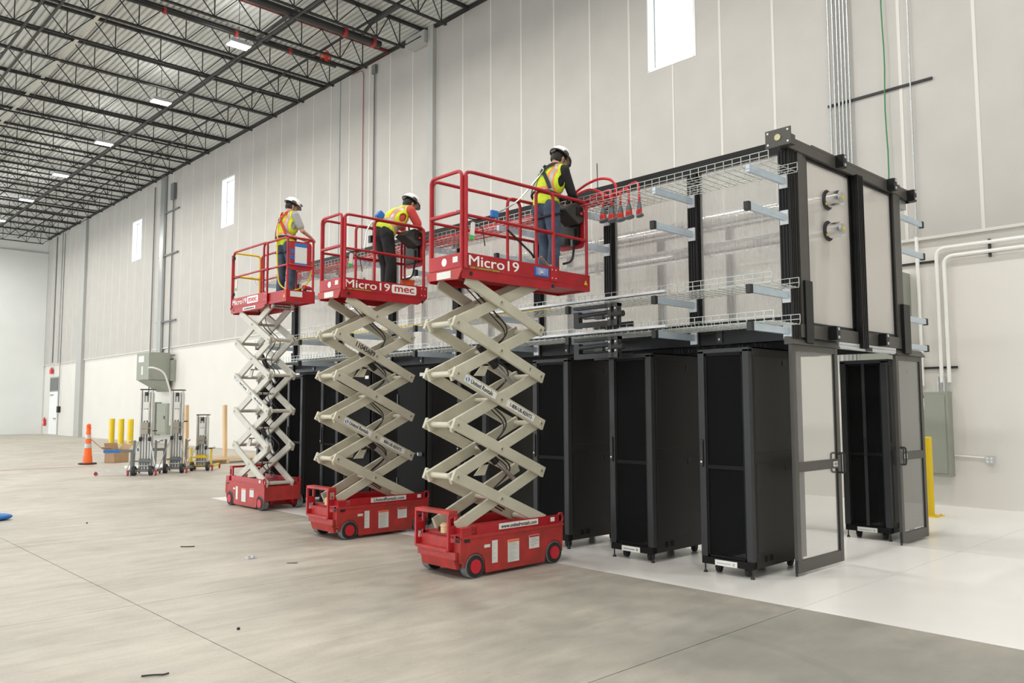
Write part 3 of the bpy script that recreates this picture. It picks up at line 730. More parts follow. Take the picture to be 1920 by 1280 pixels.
for i, (Yp, zt) in enumerate(((6.14, 4.05), (6.03, 4.04), (5.92, 4.035), (5.815, 4.05), (5.685, 4.05))):
    x = 7.30+.025*i
    t = thing('power_plug', 'red and grey industrial power plug below the tray, %s' % pn[i], 'plug', (x, Yp, zt), 0, 'industrial power plugs hanging under the tray')
    sc = .82 if i == 4 else 1
    R().cyl((0, 0, 0), (0, 0, -.06), .018, 12, .034*sc).cyl((0, 0, -.06), (0, 0, -.085), .034*sc, 12).build('grey_collar', 'plugg', t)
    R().cyl((0, 0, -.085), (0, 0, -.155), .036*sc, 14, .040*sc).build('red_body', 'plugr', t)
    MB().box(-.042*sc, -.02, -.15, -.030*sc, .02, -.10).build('hinge_tab', 'txr', t)
    R().cyl((0, -.006, -.155), (0, -.010, -.17), .055*sc, 16).build('flap', 'plugg', t)
cab([(7.25, 6.97, 2.925), (7.30, 9.0, 2.935), (7.26, 11.2, 2.925), (7.30, 13.4, 2.935), (7.28, 14.8, 2.925)], .012, 'yellow_cable', 'yellow flexible cable lying in the middle wire tray', 'yconduit')
# ================================================================== SCISSOR LIFTS
def rr(z0, z1, x0, x1, r=.05, n=5):
    """rounded rectangle outline"""
    return rounded([(x0, z0), (x1, z0), (x1, z1), (x0, z1)], r, n, True)
def tread_wheel(par, u, v, label=None, dirt=False):
    m = R(); r = .118
    m.cyl((u, v-.05, r), (u, v+.05, r), r, 22); m.cur = 1; m.cyl((u, v-.056, r), (u, v-.050, r), r*.93, 22); m.cyl((u, v+.050, r), (u, v+.056, r), r*.93, 22)
    w_ = m.build('wheel', ['tyre', 'tyreb'], par)
    m = R()
    m.cyl((u, v-.064, r), (u, v+.064, r), r*.60, 12)
    m.build('hub', 'redhub', w_)
    m = MB()
    for s in (-1, 1): m.bar((u-.03, v+s*.066, r+.02), (u+.03, v+s*.066, r-.03), .004, .014, (0, 1, 0))
    return w_
def lift(loc, rz, P, e, label, arm='arm', h=1.18, u0=-.03, gate='red', texts='m', base='redw', zb=.495):
    t = thing('scissor_lift', label, 'scissor lift', loc, rz, None)
    W = .66
    # ---- base body: side walls with wheel arches
    def arch(uc, r, n=8): return [(uc+r*cos(pi*(1-i/n)), .118+r*sin(pi*(1-i/n))) for i in range(n+1)]
    prof = [(0.02, .12)] + [(.04, .118)] + [p for p in arch(.17, .135)] + [(.315, .035), (1.165, .035)] + [p for p in arch(1.31, .135)] + [(1.455, .30), (1.46, .42), (.0, .42), (.0, .20)]
    m = MB()
    for v0, v1 in ((0.0, .012), (W-.012, W)): m.prism(prof, v0, v1, 1)
    m.box(.0, .01, .16, 1.45, W-.01, .40); m.box(.33, .01, .05, 1.16, W-.01, .2)
    m.build('base', base, t)
    m = MB()
    for v0, v1 in ((-.008, .03), (W-.03, W+.008)): m.box(.0, v0, .395, 1.46, v1, .425)
    m.build('base_rail', base, t)
    for v0, v1 in ((.004, .024), (W-.024, W-.004)):
        m = MB(); m.box(.20, v0, .425, 1.40, v1, .515)
        # end loop
        m.tube([(1.40, (v0+v1)/2, .432), (1.455, (v0+v1)/2, .432), (1.47, (v0+v1)/2, .47), (1.455, (v0+v1)/2, .525), (1.42, (v0+v1)/2, .53), (1.39, (v0+v1)/2, .505)], .012, 6)
        m.build('tray_wall', 'red', t)
    MB().box(.05, .05, .40, 1.40, W-.05, .43).build('tray_floor', 'redw', t)
    # ---- entry end: side lugs and ladder frame
    for v0, v1 in ((.10, .125), (W-.03, W-.005)):
        m = MB()
        for z0_, z1_, full in ((.28, .36, 1), (.36, .44, 0), (.44, .52, 1), (.52, .61, 0), (.61, .634, 1)):
            if full: m.box(-.09, v0, z0_, .03, v1, z1_)
            else: m.box(-.09, v0, z0_, -.062, v1, z1_); m.box(.002, v0, z0_, .03, v1, z1_)
        m.build('ladder_side', 'red', t)
    MB().box(-.085, .097, .635, .025, W-.002, .668).build('ladder_bar', 'redw', t)
    MB().box(-.093, .126, .272, .0, W-.031, .300).build('ladder_step', 'redw', t)
    m = MB(); m.box(-.02, -.004, .20, .03, W+.004, .394); m.prism([(-.02, .10), (.02, .10), (.02, .22), (-.06, .22)], .06, W-.06, 1); m.box(-.06, .03, .20, -.021, W-.02, .270); m.build('end_plate', base, t)
    MB().box(.0, -.003, .425, .12, .20, .505).build('battery_box', 'red', t)
    MB().box(-.022, .01, .365, -.017, .075, .395).box(.03, -.010, .365, .10, -.004, .395).build('forklift_pocket', 'blk', t)
    R().cyl((.05, .32, .43), (.05, .32, .50), .05, 14).sph((.05, .32, .50), .055, 12, 8, (1, 1, .6)).build('beacon', 'glass2', t)
    MB().box(.10, .25, .40, .22, .5, .46).build('motor_cover', 'hose', t)
    for u in (.17, 1.31):
        for v in (.045, W-.045+.06): tread_wheel(t, u, v)
    for v in (.16, W-.16+.06): MB().box(1.22, v-.02, .10, 1.38, v+.02, .30).build('axle_bracket', 'red', t)
    # stickers on the side
    def stick(u0_, z0, u1_, z1, m='paper', head=None, name='sticker'):
        o = MB().box(u0_, -.0045, z0, u1_, -.0005, z1).build(name, m, t)
        if head: MB().box(u0_+.003, -.006, z1-.022, u1_-.003, -.004, z1-.003).build('sticker_header', head, o)
        m2 = MB(); z = z1-.035
        while z > z0+.012 and z1-z0 > .06: m2.box(u0_+.012, -.0055, z, u1_-.012-.02*((z*1000) % 3), -.004, z+.004); z -= .016
        if m2.v: x_ = m2.build('sticker_print', 'galv', o); x_['kind'] = 'stuff'
        return o
    stick(.40, .12, .475, .345, head=None); stick(.295, .285, .372, .315, 'paper'); stick(.62, .10, .78, .325, head='orange'); stick(.93, .20, 1.08, .34, head='txr')
    stick(1.26, .452, 1.32, .498, 'white')
    if texts == 'www': tx = 'www.unitedrentals.com'
    elif texts == 'U': tx = 'UnitedRentals.com'
    else: tx = None
    if tx:
        o = MB().box(.50, .0008, .445, 1.07, .0035, .505).build('name_sticker', 'white', t)
        text(tx, .056 if texts == 'www' else .062, t, (.785, -.0005, .473), (pi/2, 0, 0), 'txk', bold=.018, align='CENTER', shear=.25, sx=.96 if texts == 'www' else 1.05)
    # ---- scissor stack: five stages
    z0 = zb
    u1 = u0+h
    BW, BT = .115, .038
    rows = ((.045, .095), (W-.155, W-.205))  # (outer, inner) lateral positions for near and far
    for s in range(5):
        za, zc = z0+P*s, z0+P*(s+1)
        for side, (vo, vi) in enumerate(rows):
            for nm, v, p, q in (('outer_arm', vo, (u0, zc), (u1, za)), ('inner_arm', vi, (u0, za), (u1, zc))):
                d = Vector((q[0]-p[0], 0, q[1]-p[1])).normalized(); k = .055
                k0 = -.13 if (s == 4 and nm == 'outer_arm') else (-.04 if (s == 0 and nm == 'inner_arm') else k)
                aa = Vector((p[0], v, p[1]))-d*k0; bb = Vector((q[0], v, q[1]))+d*k
                b_ = MB().bar(aa, bb, BT if True else 0, BW, (0, 0, 1)).build('scissor_arm', arm, t, bev=.006)
                m = R(); sg = -1 if side == 0 else 1
                if nm == 'outer_arm':
                    PP = (p, q, ((p[0]+q[0])/2, (p[1]+q[1])/2))[1 if s == 4 else 0:]
                    for (uu, zz) in PP: m.cyl((uu, v+sg*(BT/2+.008), zz), (uu, v, zz), .024, 12)
                    pn_ = m.build('pin_boss', arm, b_)
                    pn_['kind'] = 'stuff'
                    m = R()
                    for (uu, zz) in PP: m.cyl((uu, v+sg*(BT/2+.010), zz), (uu, v+sg*(BT/2+.004), zz), .014, 10)
                    x_ = m.build('pin', 'pin', b_); x_['kind'] = 'stuff'
        # cross tubes
        for (uu, zz) in ((u0, zc), (u1, za if s == 0 else zc)):
            if s < 4:
                R().cyl((uu, .10, zz), (uu, W-.20, zz), .030, 14).build('cross_tube', arm, t)
        R().cyl(((u0+u1)/2, .06, (za+zc)/2), ((u0+u1)/2, W-.17, (za+zc)/2), .022, 12).build('centre_tube', arm, t)
    cu = (u0+u1)/2
    for s in (1, 3):
        za = z0+P*s
        R().cyl((cu-.10, .27, za+P*.62), (cu+.14, .27, za+P*.20), .042, 14).build('cylinder_barrel', 'hose', t)
        R().cyl((cu+.10, .27, za+P*.28), (cu+.42, .27, za-P*.20), .024, 12).build('cylinder_rod', 'galv', t)
        m = MB(); m.prism([(u0+.30, za-P*.02), (u0+.42, za+P*.22), (u0+.50, za+P*.22), (u0+.44, za-P*.02)], .12, .14, 1); m.prism([(u0+.30, za-P*.02), (u0+.42, za+P*.22), (u0+.50, za+P*.22), (u0+.44, za-P*.02)], .38, .40, 1); m.box(u0+.40, .12, za+P*.19, u0+.50, .40, za+P*.22)
        m.build('cylinder_bracket', arm, t)
    hz = [(u1-.3, .30, z0+.1), (cu-.05, .24, z0+P*.5), (u1-.14, .30, z0+P*1.05), (cu, .22, z0+P*1.5), (u1-.2, .3, z0+P*2.0), (cu-.05, .22, z0+P*2.5), (u1-.16, .3, z0+P*3.05), (cu+.02, .24, z0+P*3.5), (u1-.18, .3, z0+P*4.0), (cu-.04, .22, z0+P*4.5), (cu-.3, .3, z0+P*5)]
    R().tube(rounded(hz, .2, 5), .009, 6).build('hydraulic_hose', 'hose', t)
    R().tube(rounded([(p[0]+.04, p[1]+.08, p[2]-.03) for p in hz], .2, 5), .007, 6).build('hydraulic_hose', 'hose', t)
    ang = math.atan2(P, h)
    def armtext(s, frac, body, size, m='txk', plate=None, **k):
        za, zc = z0+P*s, z0+P*(s+1); p = Vector((u0, rows[0][0]-BT/2-.0015, zc)); q = Vector((u1, rows[0][0]-BT/2-.0015, za)); c = p.lerp(q, frac)
        if plate:
            pl_ = MB().box(-plate/2, -.001, -.036, plate/2, .001, .036).build('arm_sticker', 'white', t); pl_.location = c+Vector((0, -.001, 0)); pl_.rotation_euler = (0, ang, 0)
            c = c+Vector((0, -.003, 0))
        o = text(body, size, t, c, (0, 0, 0), m, align='CENTER', bold=.02, **k)
        o.rotation_euler = (Matrix.Rotation(ang, 4, 'Y') @ Matrix.Rotation(pi/2, 4, 'X')).to_euler()
        return pl_ if plate else o
    if texts in ('www', 'U', 'm'):
        s_ = {'www': 2, 'U': 1, 'm': 3}[texts]
        s_ = 2 if texts != 'U' else 1
        armtext(s_, .255, '  United Rentals', .068, plate=.46, sx=.80)
        m = R(); za, zc = z0+P*s_, z0+P*(s_+1); c = Vector((u0, rows[0][0]-BT/2-.004, zc)).lerp(Vector((u1, rows[0][0]-BT/2-.004, za)), .105)
        m.cyl((c.x, c.y-.001, c.z), (c.x, c.y+.001, c.z), .026, 18); o_ = m.build('round_logo', 'blue', t)
        MB().box(c.x-.010, c.y-.003, c.z-.022, c.x+.006, c.y-.0012, c.z+.022).build('logo_stripe', 'white', o_)
        armtext(s_, .735, '1-800-UR-RENTS' if texts != 'U' else '800-UR-RENTS', .062, plate=.44, sx=.80)
    if texts == 'U': armtext(3, .34, '11045689', .10, sx=.85)
    if texts == 'www': armtext(3, .86, '1', .06)
    # ---- platform
    FZ = z0+5*P+.045; L = 1.40; PW = .58
    rail_m = 'red'
    def top(u0_, u1_, va, vb, fl=.012):
        return MB().box(u0_, va, FZ-fl, u1_, vb, FZ)
    MB().box(.02, .02, FZ-.03, L, PW-.02, FZ-.01).build('deck', 'redw', t)
    m = MB()
    for v0, v1 in ((.0, .010), (PW-.010, PW)): m.box(.05, v0, FZ, L, v1, FZ+.165)
    m.build('toe_board', 'red', t, bev=.002)
    for v0, v1 in ((.004, .03), (PW-.03, PW-.004)):
        m = MB(); m.prism([(.06, FZ), (.0, FZ-.03), (.02, FZ-.10), (1.25, FZ-.10), (1.38, FZ-.04), (L, FZ)], v0, v1, 1); m.build('deck_channel', 'red', t)
    R().cyl((.12, .0, FZ-.045), (.12, .006, FZ-.045), .022, 12).build('roller', 'blk', t); R().cyl((1.33, .0, FZ-.055), (1.33, .006, FZ-.055), .022, 12).build('roller', 'blk', t)
    m = MB(); m.box(1.28, -.006, FZ+.0, L+.01, .0, FZ+.165); pz = m.build('corner_plate', 'red', t)
    m = R()
    for a in (1.31, 1.37):
        for b in (.035, .13): m.cyl((a, -.009, FZ+b), (a, -.006, FZ+b), .007, 6)
    m.build('bolt_set', 'txw', pz)['kind'] = 'stuff'
    rt, rm_ = FZ+1.02, FZ+.56
    rad = .019
    def loop(ua, ub, v, name='guard_rail', ra=.09, rb=.09, mm=rail_m, zt=rt, zl=FZ+.01, mid=True):
        m = R(); m.tube(rounded([(ua, v, zl), (ua, v, zt), (ub, v, zt), (ub, v, zl)], ra, 6), rad, 10)
        if mid: m.cyl((ua, v, rm_), (ub, v, rm_), rad*.9, 10)
        return m.build(name, mm, t)
    loop(.05, 1.36, .02); loop(.05, 1.36, PW-.02)
    # extension deck and rails
    E0, E1 = .55+e, 1.415+e
    if e > .05:
        m = MB(); m.box(L-.05, .05, FZ-.03, E1-.01, PW-.05, FZ-.012); m.box(L-.05, .03, FZ+.001, E1-.01, .04, FZ+.14); m.box(L-.05, PW-.04, FZ+.001, E1-.01, PW-.03, FZ+.14); m.box(E1-.009, .026, FZ-.053, E1, PW-.026, FZ+.143)
        m.box(L-.05, .03, FZ-.05, E1-.01, .05, FZ); m.box(L-.05, PW-.05, FZ-.05, E1-.01, PW-.03, FZ)
        ex = m.build('extension_deck', 'red', t)
        MB().prism([(E1-.10, FZ+.02), (E1-.04, FZ+.02), (E1-.07, FZ+.075)], .0265, .029, 1).build('warning_triangle', 'yellow', ex)
    else:
        MB().box(L-.01, .0, FZ-.02, L, PW, FZ+.165).build('end_toe_board', 'red', t)
    loop(E0, E1-.02, .055, 'extension_rail'); loop(E0, E1-.02, PW-.055, 'extension_rail')
    m = R(); ue = E1-.02
    m.tube(rounded([(ue, .055, rt-.30), (ue, .055, rt), (ue, PW-.055, rt), (ue, PW-.055, rt-.30)], .06, 5), rad, 10); m.cyl((ue, .055, rm_), (ue, PW-.055, rm_), rad*.9, 10)
    m.build('end_rail', 'red', t)
    m = MB(); m.prism([(p.x, p.y) for p in rounded([(.09, rm_-.08), (PW-.09, rm_-.08), (PW-.09, rt-.06), (.09, rt-.06)], .06, 4, True)], ue-.006, ue+.006, 0)
    if e < .6 or True: cp = m.build('end_panel', 'red', t)
    # entry gate at u = 0
    gm = 'yellow' if gate == 'yellow' else 'red'
    m = R(); m.tube(rounded([(.02, .035, FZ), (.02, .035, rt), (.02, PW-.035, rt), (.02, PW-.035, FZ)], .07, 6), rad, 10); m.cyl((.02, .035, rm_+.03), (.02, PW-.035, rm_+.03), rad*1.2, 10)
    g_ = m.build('entry_gate', gm, t)
    MB().box(.0, .06, rm_+.005, .002, .10, rm_+.045).build('gate_latch', 'blk', g_)
    m = MB(); m.box(.0, .03, FZ+.012, .014, PW-.03, FZ+.165); m.build('gate_toe_board', 'red', t, bev=.004)
    m = MB(); m.prism([(.0, FZ+.005), (PW, FZ+.005), (PW-.02, FZ-.08), (.06, FZ-.11), (.0, FZ-.02)], -.012, .004, 0); m.build('end_apron', 'redw', t)
    MB().box(-.015, .17, FZ-.085, -.012, .40, FZ-.01).build('sticker', 'paper', t)
    R().cyl((-.004, .29, FZ+.09), (-.001, .29, FZ+.09), .042, 20).build('round_sticker', 'white', t)
    MB().box(-.004, .07, FZ+.07, -.001, .15, FZ+.13).build('sticker', 'paper', t)
    R().cyl((.05, -.004, FZ), (.05, -.004, rt-.06), .016, 8).build('hinge_post', 'red', t)
    # lettering on the long toe board
    def word(u, body, size, m='txw', **k): return text(body, size, t, (u, -.004, FZ+.085), (pi/2, 0, 0), m, **k)
    if texts == 'www':
        word(.07, 'Micro19', .152, bold=.016, sx=1.42)
        text('Leak Containment System', .034, t, (.10, -.003, FZ+.020), (pi/2, 0, 0), 'txg', bold=.02, sx=1.15)
        o_ = MB().box(1.03, -.010, FZ+.03, 1.255, -.0005, FZ+.135).build('number_plate', 'dblue', t)
        text('11044111', .115, t, (1.142, -.013, FZ+.082), (pi/2, 0, 0), 'txw', align='CENTER', bold=.0, sx=.40)
    else:
        word(.04, 'Micro19', .150, bold=.016, sx=1.45) if texts == 'U' else word(.075, 'Micro19', .132, bold=.016, sx=1.26)
        if texts == 'U': text('Leak Containment System', .030, t, (.10, -.003, FZ+.022), (pi/2, 0, 0), 'txg', bold=.02, sx=1.15)
        a, b = (.80, 1.22) if texts == 'U' else (.66, 1.08)
        m = MB(); m.prism([(p.x, p.y) for p in rounded([(a, FZ+.025), (b, FZ+.025), (b, FZ+.145), (a, FZ+.145)], .03, 4, True)], -.004, -.0005, 1)
        m.build('name_plate', 'txw', t)
        text('mec', .145, t, ((a+b)/2, -.007, FZ+.094), (pi/2, 0, 0), 'txr', align='CENTER', bold=.018, sx=1.42)
    if texts == 'm':
        MB().box(.50, -.002, FZ-.085, .98, .003, FZ-.03).build('name_sticker', 'white', t)
        text('www.unitedrentals.com', .040, t, (.74, -.004, FZ-.058), (pi/2, 0, 0), 'txk', align='CENTER', bold=.02, shear=.2)
        o_ = MB().box(1.385, .05, FZ-.12, 1.40, PW-.05, FZ-.03).build('end_channel', 'red', t)
        MB().box(1.40, .08, FZ-.105, 1.404, PW-.08, FZ-.045).build('name_sticker', 'white', t)
        text('United Rentals', .056, t, (1.406, PW/2, FZ-.076), (pi/2, 0, pi/2), 'txk', align='CENTER', bold=.03, shear=.2)
        m = MB().box(E1, .10, FZ+.03, E1+.003, .32, FZ+.12).build('sticker', 'paper', t)
        # papers taped on the end panel
        q = MB().box(ue+.007, .18, rm_+.0, ue+.009, .40, rt-.10).build('taped_paper', 'paper', t)
        MB().box(ue+.009, .18, rt-.15, ue+.011, .40, rt-.09).build('blue_tape', 'blue', q); MB().box(ue+.009, .18, rm_-.01, ue+.011, .40, rm_+.04).build('blue_tape', 'blue', q)
        for z in (rt-.27, rt-.37): MB().box(ue+.007, .10, z, ue+.010, .17, z+.07).build('blue_label', 'dblue', t)
    # control box and manual box on the extension
    if texts in ('www', 'U'):
        cu_ = E1-.13
        m = MB(); m.prism([(cu_-.22, rt-.13), (cu_+.02, rt-.27), (cu_+.10, rt-.23), (cu_+.11, rt-.06), (cu_-.02, rt-.01), (cu_-.12, rt-.05)], .09, .32, 1)
        cb = m.build('control_box', 'plast', t, bev=.012)
        MB().box(cu_-.03, .082, rt-.17, cu_+.08, .089, rt-.07).build('control_face', 'blk', cb)
        R().cyl((cu_+.05, .070, rt-.14), (cu_+.05, .084, rt-.14), .018, 12).build('stop_button', 'plugr', cb)
        R().cyl((cu_-.04, .20, rt-.08), (cu_-.06, .20, rt+.04), .012, 8).sph((cu_-.06, .20, rt+.05), .02, 8, 6).build('joystick', 'blk', cb)
        MB().box(ue-.05, .14, rm_-.02, ue-.01, .44, rm_+.30).build('document_box', 'hose', t)
        R().tube(rounded([(cu_+.05, .2, rt-.30), (cu_+.06, .2, rm_), (cu_+.0, .18, rm_-.25), (cu_-.18, .16, rm_-.30)], .12, 6), .014, 8).build('control_cable', 'hose', t)
        m = R(); m.tube([(.14, .03, rm_-.06), (.30, .03, rm_-.10), (.36, .06, rm_-.28)], .006, 6); m.build('pin_lanyard', 'hose', t)
    m = R(); m.tube([(.06, .03, rm_-.02), (.16, .03, rm_-.03), (.28, .03, rm_-.02)], .007, 6); m.build('pin_cable', 'hose', t)
    MB().bar((.17, .03, rm_-.06), (.15, .03, rm_-.24), .018, .045).build('inspection_tag', 'white', t)
    MB().bar((.15, .03, rm_-.20), (.148, .03, rm_-.245), .020, .047).build('tag_end', mat('tag green %s' % texts, (.05, .5, .12), .5), t)
    if texts == 'm':
        for z in (rm_+.32, FZ+.22): R().cyl((.10, .0, z), (.10, .0, z+.05), .028, 10).build('rail_clamp', 'blk', t)
    return t
L1 = lift((5.25, 6.28, 0), 0, .514, .57, 'nearest red scissor lift, lettered Micro19 beside a blue number plate', texts='www')
L2 = lift((5.65, 9.23, 0), 0, .542, 0., 'middle red scissor lift with its number in black on a cream arm', texts='U', u0=.005, h=1.155)
L3 = lift((6.37, 14.15, 0), -pi/2, .60, .60, 'farthest red scissor lift, seen end on, with a yellow entry gate', texts='m', gate='yellow', arm='arm2', u0=.20, h=1.22, zb=.45)
# ================================================================== PEOPLE
def rcone(m, p, q, r0, r1, n=12):
    """tapered capsule"""
    p = Vector(p); q = Vector(q); m.cyl(p, q, r0, n, r1)
    m.sph(p, r0, n, 8); m.sph(q, r1, n, 8)
def blob(m, c, r, sc, rot=None, n=16):
    a = MB().sph((0, 0, 0), r, n, 12, sc)
    mt = rot if rot is not None else Matrix.Identity(3)
    m.add([mt @ Vector(v)+Vector(c) for v in a.v], a.f)
def fuse(m, name, mats, parent, vox=.012, smooth=6, paint=None, cut=None):
    me = bpy.data.meshes.new('tmp'); me.from_pydata(m.v, [], m.f); o = bpy.data.objects.new('tmp', me); COL.objects.link(o)
    bm = bmesh.new(); bm.from_mesh(me); bmesh.ops.recalc_face_normals(bm, faces=bm.faces); bm.to_mesh(me); bm.free()
    a = o.modifiers.new('r', 'REMESH'); a.mode = 'VOXEL'; a.voxel_size = vox
    s = o.modifiers.new('s', 'SMOOTH'); s.iterations = smooth; s.factor = .5
    dg = bpy.context.evaluated_depsgraph_get(); dg.update()
    ne = bpy.data.meshes.new_from_object(o.evaluated_get(dg)); bpy.data.objects.remove(o)
    for x in mats: ne.materials.append(M[x])
    if cut:
        bm = bmesh.new(); bm.from_mesh(ne)
        bmesh.ops.delete(bm, geom=[f for f in bm.faces if cut(f.calc_center_median())], context='FACES')
        for _ in range(10):
            mv = {}
            for v in bm.verts:
                nb = [e.other_vert(v) for e in v.link_edges if e.is_boundary]
                if len(nb) == 2: mv[v] = (nb[0].co+nb[1].co)/4+v.co/2
            for v, c in mv.items(): v.co = c
        bm.to_mesh(ne); bm.free()
    if paint:
        for f in ne.polygons: f.material_index = paint(Vector(f.center), Vector(f.normal))
    ne.shade_smooth(); ne.name = name
    r = bpy.data.objects.new(name, ne); COL.objects.link(r); r.parent = parent; return r
def hand(m, wrist, direction, palm_n, side, curl=.5):
    """palm and five fingers in a MB; direction = along the hand, palm_n = palm normal, side = towards the thumb"""
    w_ = Vector(wrist); d = Vector(direction).normalized(); n = Vector(palm_n).normalized(); n = (n-d*n.dot(d)).normalized(); s = d.cross(n).normalized()*side
    pc = w_+d*.045
    for k in (-.026, -.009, .009, .026): rcone(m, w_+d*.012+s*k*.6, w_+d*.085+s*k, .015, .0115, 8)
    for k, ln in ((-.028, .060), (-.0095, .072), (.0095, .078), (.028, .068)):
        b0 = w_+d*.088+s*k; a = b0+d*ln*.48*cos(curl)+n*ln*.48*sin(curl); b = a+d*ln*.32*cos(curl*2)+n*ln*.32*sin(curl*2); c = b+d*ln*.26*cos(curl*2.8)+n*ln*.26*sin(curl*2.8)
        rcone(m, b0, a, .0100, .0090, 8); rcone(m, a, b, .0090, .0084, 8); rcone(m, b, c, .0084, .0075, 8)
    t0 = w_+d*.030+s*.024; t1 = t0+d*.034+s*.026+n*.008; t2 = t1+d*.028+s*.006+n*.014
    rcone(m, t0, t1, .0125, .0105, 8); rcone(m, t1, t2, .0105, .0088, 8)
def person(loc, rz, label, J, trousers, shirt, sleeve, harness=None, lean=0., hsc=1., boots='blk', headrot=(.0, .6), group=None):
    """local frame: +x faces forward, +y to the person's left. J: joint dictionary"""
    t = thing('person', label, 'person', loc, rz, group)
    V = {k: Vector(v) for k, v in J.items()}
    ax = (V['neck']-V['waist']).normalized()             # spine direction
    fw = Vector((ax.z, 0, -ax.x)).normalized()            # forward, perpendicular to the spine
    lat = (V['shl']-V['shr']).normalized()
    Rt = Matrix((fw, lat, ax)).transposed()
    hy, hp = headrot
    Rh = Matrix.Rotation(hy, 3, 'Z') @ Matrix.Rotation(hp, 3, 'Y')
    H = V['head']
    # ---- body
    m = MB()
    rcone(m, V['pelvis'], V['waist'], .125, .115); blob(m, V['pelvis'], .15, (.78, 1.05, .75), Rt)
    blob(m, V['waist'].lerp(V['neck'], .42), .165, (.68, 1.0, 1.15), Rt)
    for s in ('l', 'r'):
        rcone(m, V['waist'].lerp(V['neck'], .86), V['sh'+s], .075, .062)
        rcone(m, V['hip'+s], V['knee'+s], .088, .058); rcone(m, V['knee'+s], V['ankle'+s], .056, .038)
        rcone(m, V['ankle'+s]+Vector((-.02, 0, -.03)), V['ankle'+s]+Vector((.15, 0, -.055)), .036, .030)
        rcone(m, V['sh'+s], V['elb'+s], .052, .040); rcone(m, V['elb'+s], V['wri'+s], .038, .027)
        d = (V['wri'+s]-V['elb'+s]).normalized()
        hand(m, V['wri'+s], d+Vector((.2, 0, -.05)), (0, (-1 if s == 'l' else 1)*.6, -.8), -1 if s == 'l' else 1, .55)
    rcone(m, V['neck']-ax*.05, H-Rh @ Vector((.02, 0, .02)), .058, .055)
    def hd(p): return H+Rh @ (Vector(p)*hsc)
    blob(m, H, .100*hsc, (.98, .78, 1.12), Rh); blob(m, hd((.025, 0, -.055)), .072*hsc, (.95, .80, .85), Rh)
    blob(m, hd((.100, 0, -.012)), .017*hsc, (.95, .7, 1.5), Rh, 10); blob(m, hd((.078, 0, -.065)), .020*hsc, (.7, 1.1, .45), Rh, 10); blob(m, hd((.070, 0, -.105)), .024*hsc, (.9, 1, .8), Rh, 10)
    for s in (-1, 1): blob(m, hd((-.005, s*.080, -.01)), .026*hsc, (.65, .32, 1.15), Rh, 10); blob(m, hd((.078, s*.032, .022)), .020*hsc, (.6, 1.1, .35), Rh, 8)
    body = fuse(m, 'body', ['skin'], t, .009, 3)
    for s in (-1, 1):
        e_ = MB(); e_.sph(tuple(hd((.083, s*.032, .006))), .010, 10, 8); e_.cur = 1; e_.sph(tuple(hd((.0905, s*.033, .005))), .005, 8, 6); e_.build('eye', ['white', 'blk'], t, smooth=True)
    # hair: cap over the skull, below the helmet line
    m = MB(); blob(m, hd((-.012, 0, .010)), .106*hsc, (1.0, .82, 1.10), Rh); blob(m, hd((-.05, 0, -.035)), .075*hsc, (.85, .95, .85), Rh)
    inv = Rh.transposed()
    fuse(m, 'hair', ['hair'], t, .010, 2, cut=lambda c: (inv @ (c-H)).x > .052*hsc+.3*max(0, -(inv @ (c-H)).z) - (.07 if (inv @ (c-H)).z < -.0 else 0) or (inv @ (c-H)).z < -.085*hsc)
    # helmet
    hm = thing_part = MB(); n = 24; rows_ = 9; vs = []; fs = []
    for j in range(rows_+1):
        ph = (pi/2)*j/rows_
        for i in range(n):
            a = 2*pi*i/n; vs.append(hd((.150*cos(ph)*cos(a)-.004, .128*cos(ph)*sin(a), .028+.130*sin(ph))))
    for j in range(rows_):
        for i in range(n): fs.append((j*n+i, j*n+(i+1) % n, (j+1)*n+(i+1) % n, (j+1)*n+i))
    hm.add(vs, fs); he = hm.build('helmet', 'helmet', t, smooth=True); so = he.modifiers.new('s', 'SOLIDIFY'); so.thickness = .006
    m = MB(); vs = []; k = 24
    for i in range(k):
        a = 2*pi*i/k; ex = .030 if cos(a) > .2 else .010
        vs += [hd((.139*cos(a)-.006, .115*sin(a), .034)), hd(((.142+ex*max(0, cos(a)))*cos(a)-.006, (.120+ex*.4)*sin(a), .020 if cos(a) > 0 else .028))]
    m.add(vs, [(2*i, 2*((i+1) % k), 2*((i+1) % k)+1, 2*i+1) for i in range(k)]); br = m.build('helmet_brim', 'helmetd', he, smooth=True); so = br.modifiers.new('s', 'SOLIDIFY'); so.thickness = .006
    m = R()
    m.tube([hd((.149*cos(a)-.004, .127*sin(a), .030+.006*cos(a))) for a in [2*pi*i/24 for i in range(24)]], .007, 8, True)
    m.build('helmet_band', 'helmetd', he)
    for s in (-1, 1):
        m = MB(); blob(m, hd((-.02, s*.122, .045)), .040*hsc, (1.1, .25, .60), Rh, 12); m.build('side_clip', 'helmetd', he, smooth=True)
        R().tube(rounded([hd((.02, s*.10, .03)), hd((.03, s*.088, -.06)), hd((.055, s*.02, -.118))], .03, 4), .005, 6).build('chin_strap', 'hose', t)
    m = MB(); blob(m, hd((-.125, 0, .02)), .04, (.5, 1.2, .8), Rh, 10); m.build('helmet_knob', 'helmetd', he, smooth=True)
    # ---- trousers
    m = MB(); blob(m, V['pelvis']+Vector((0, 0, .0)), .165, (.84, 1.06, .80), Rt); rcone(m, V['pelvis'], V['waist']-ax*.03, .13, .128)
    for s in ('l', 'r'):
        rcone(m, V['hip'+s], V['knee'+s], .102, .076); rcone(m, V['knee'+s], V['ankle'+s]+Vector((0, 0, .03)), .074, .066)
        blob(m, V['hip'+s]+Vector((-.030, 0, .01)), .092, (.9, 1, 1.1), None)
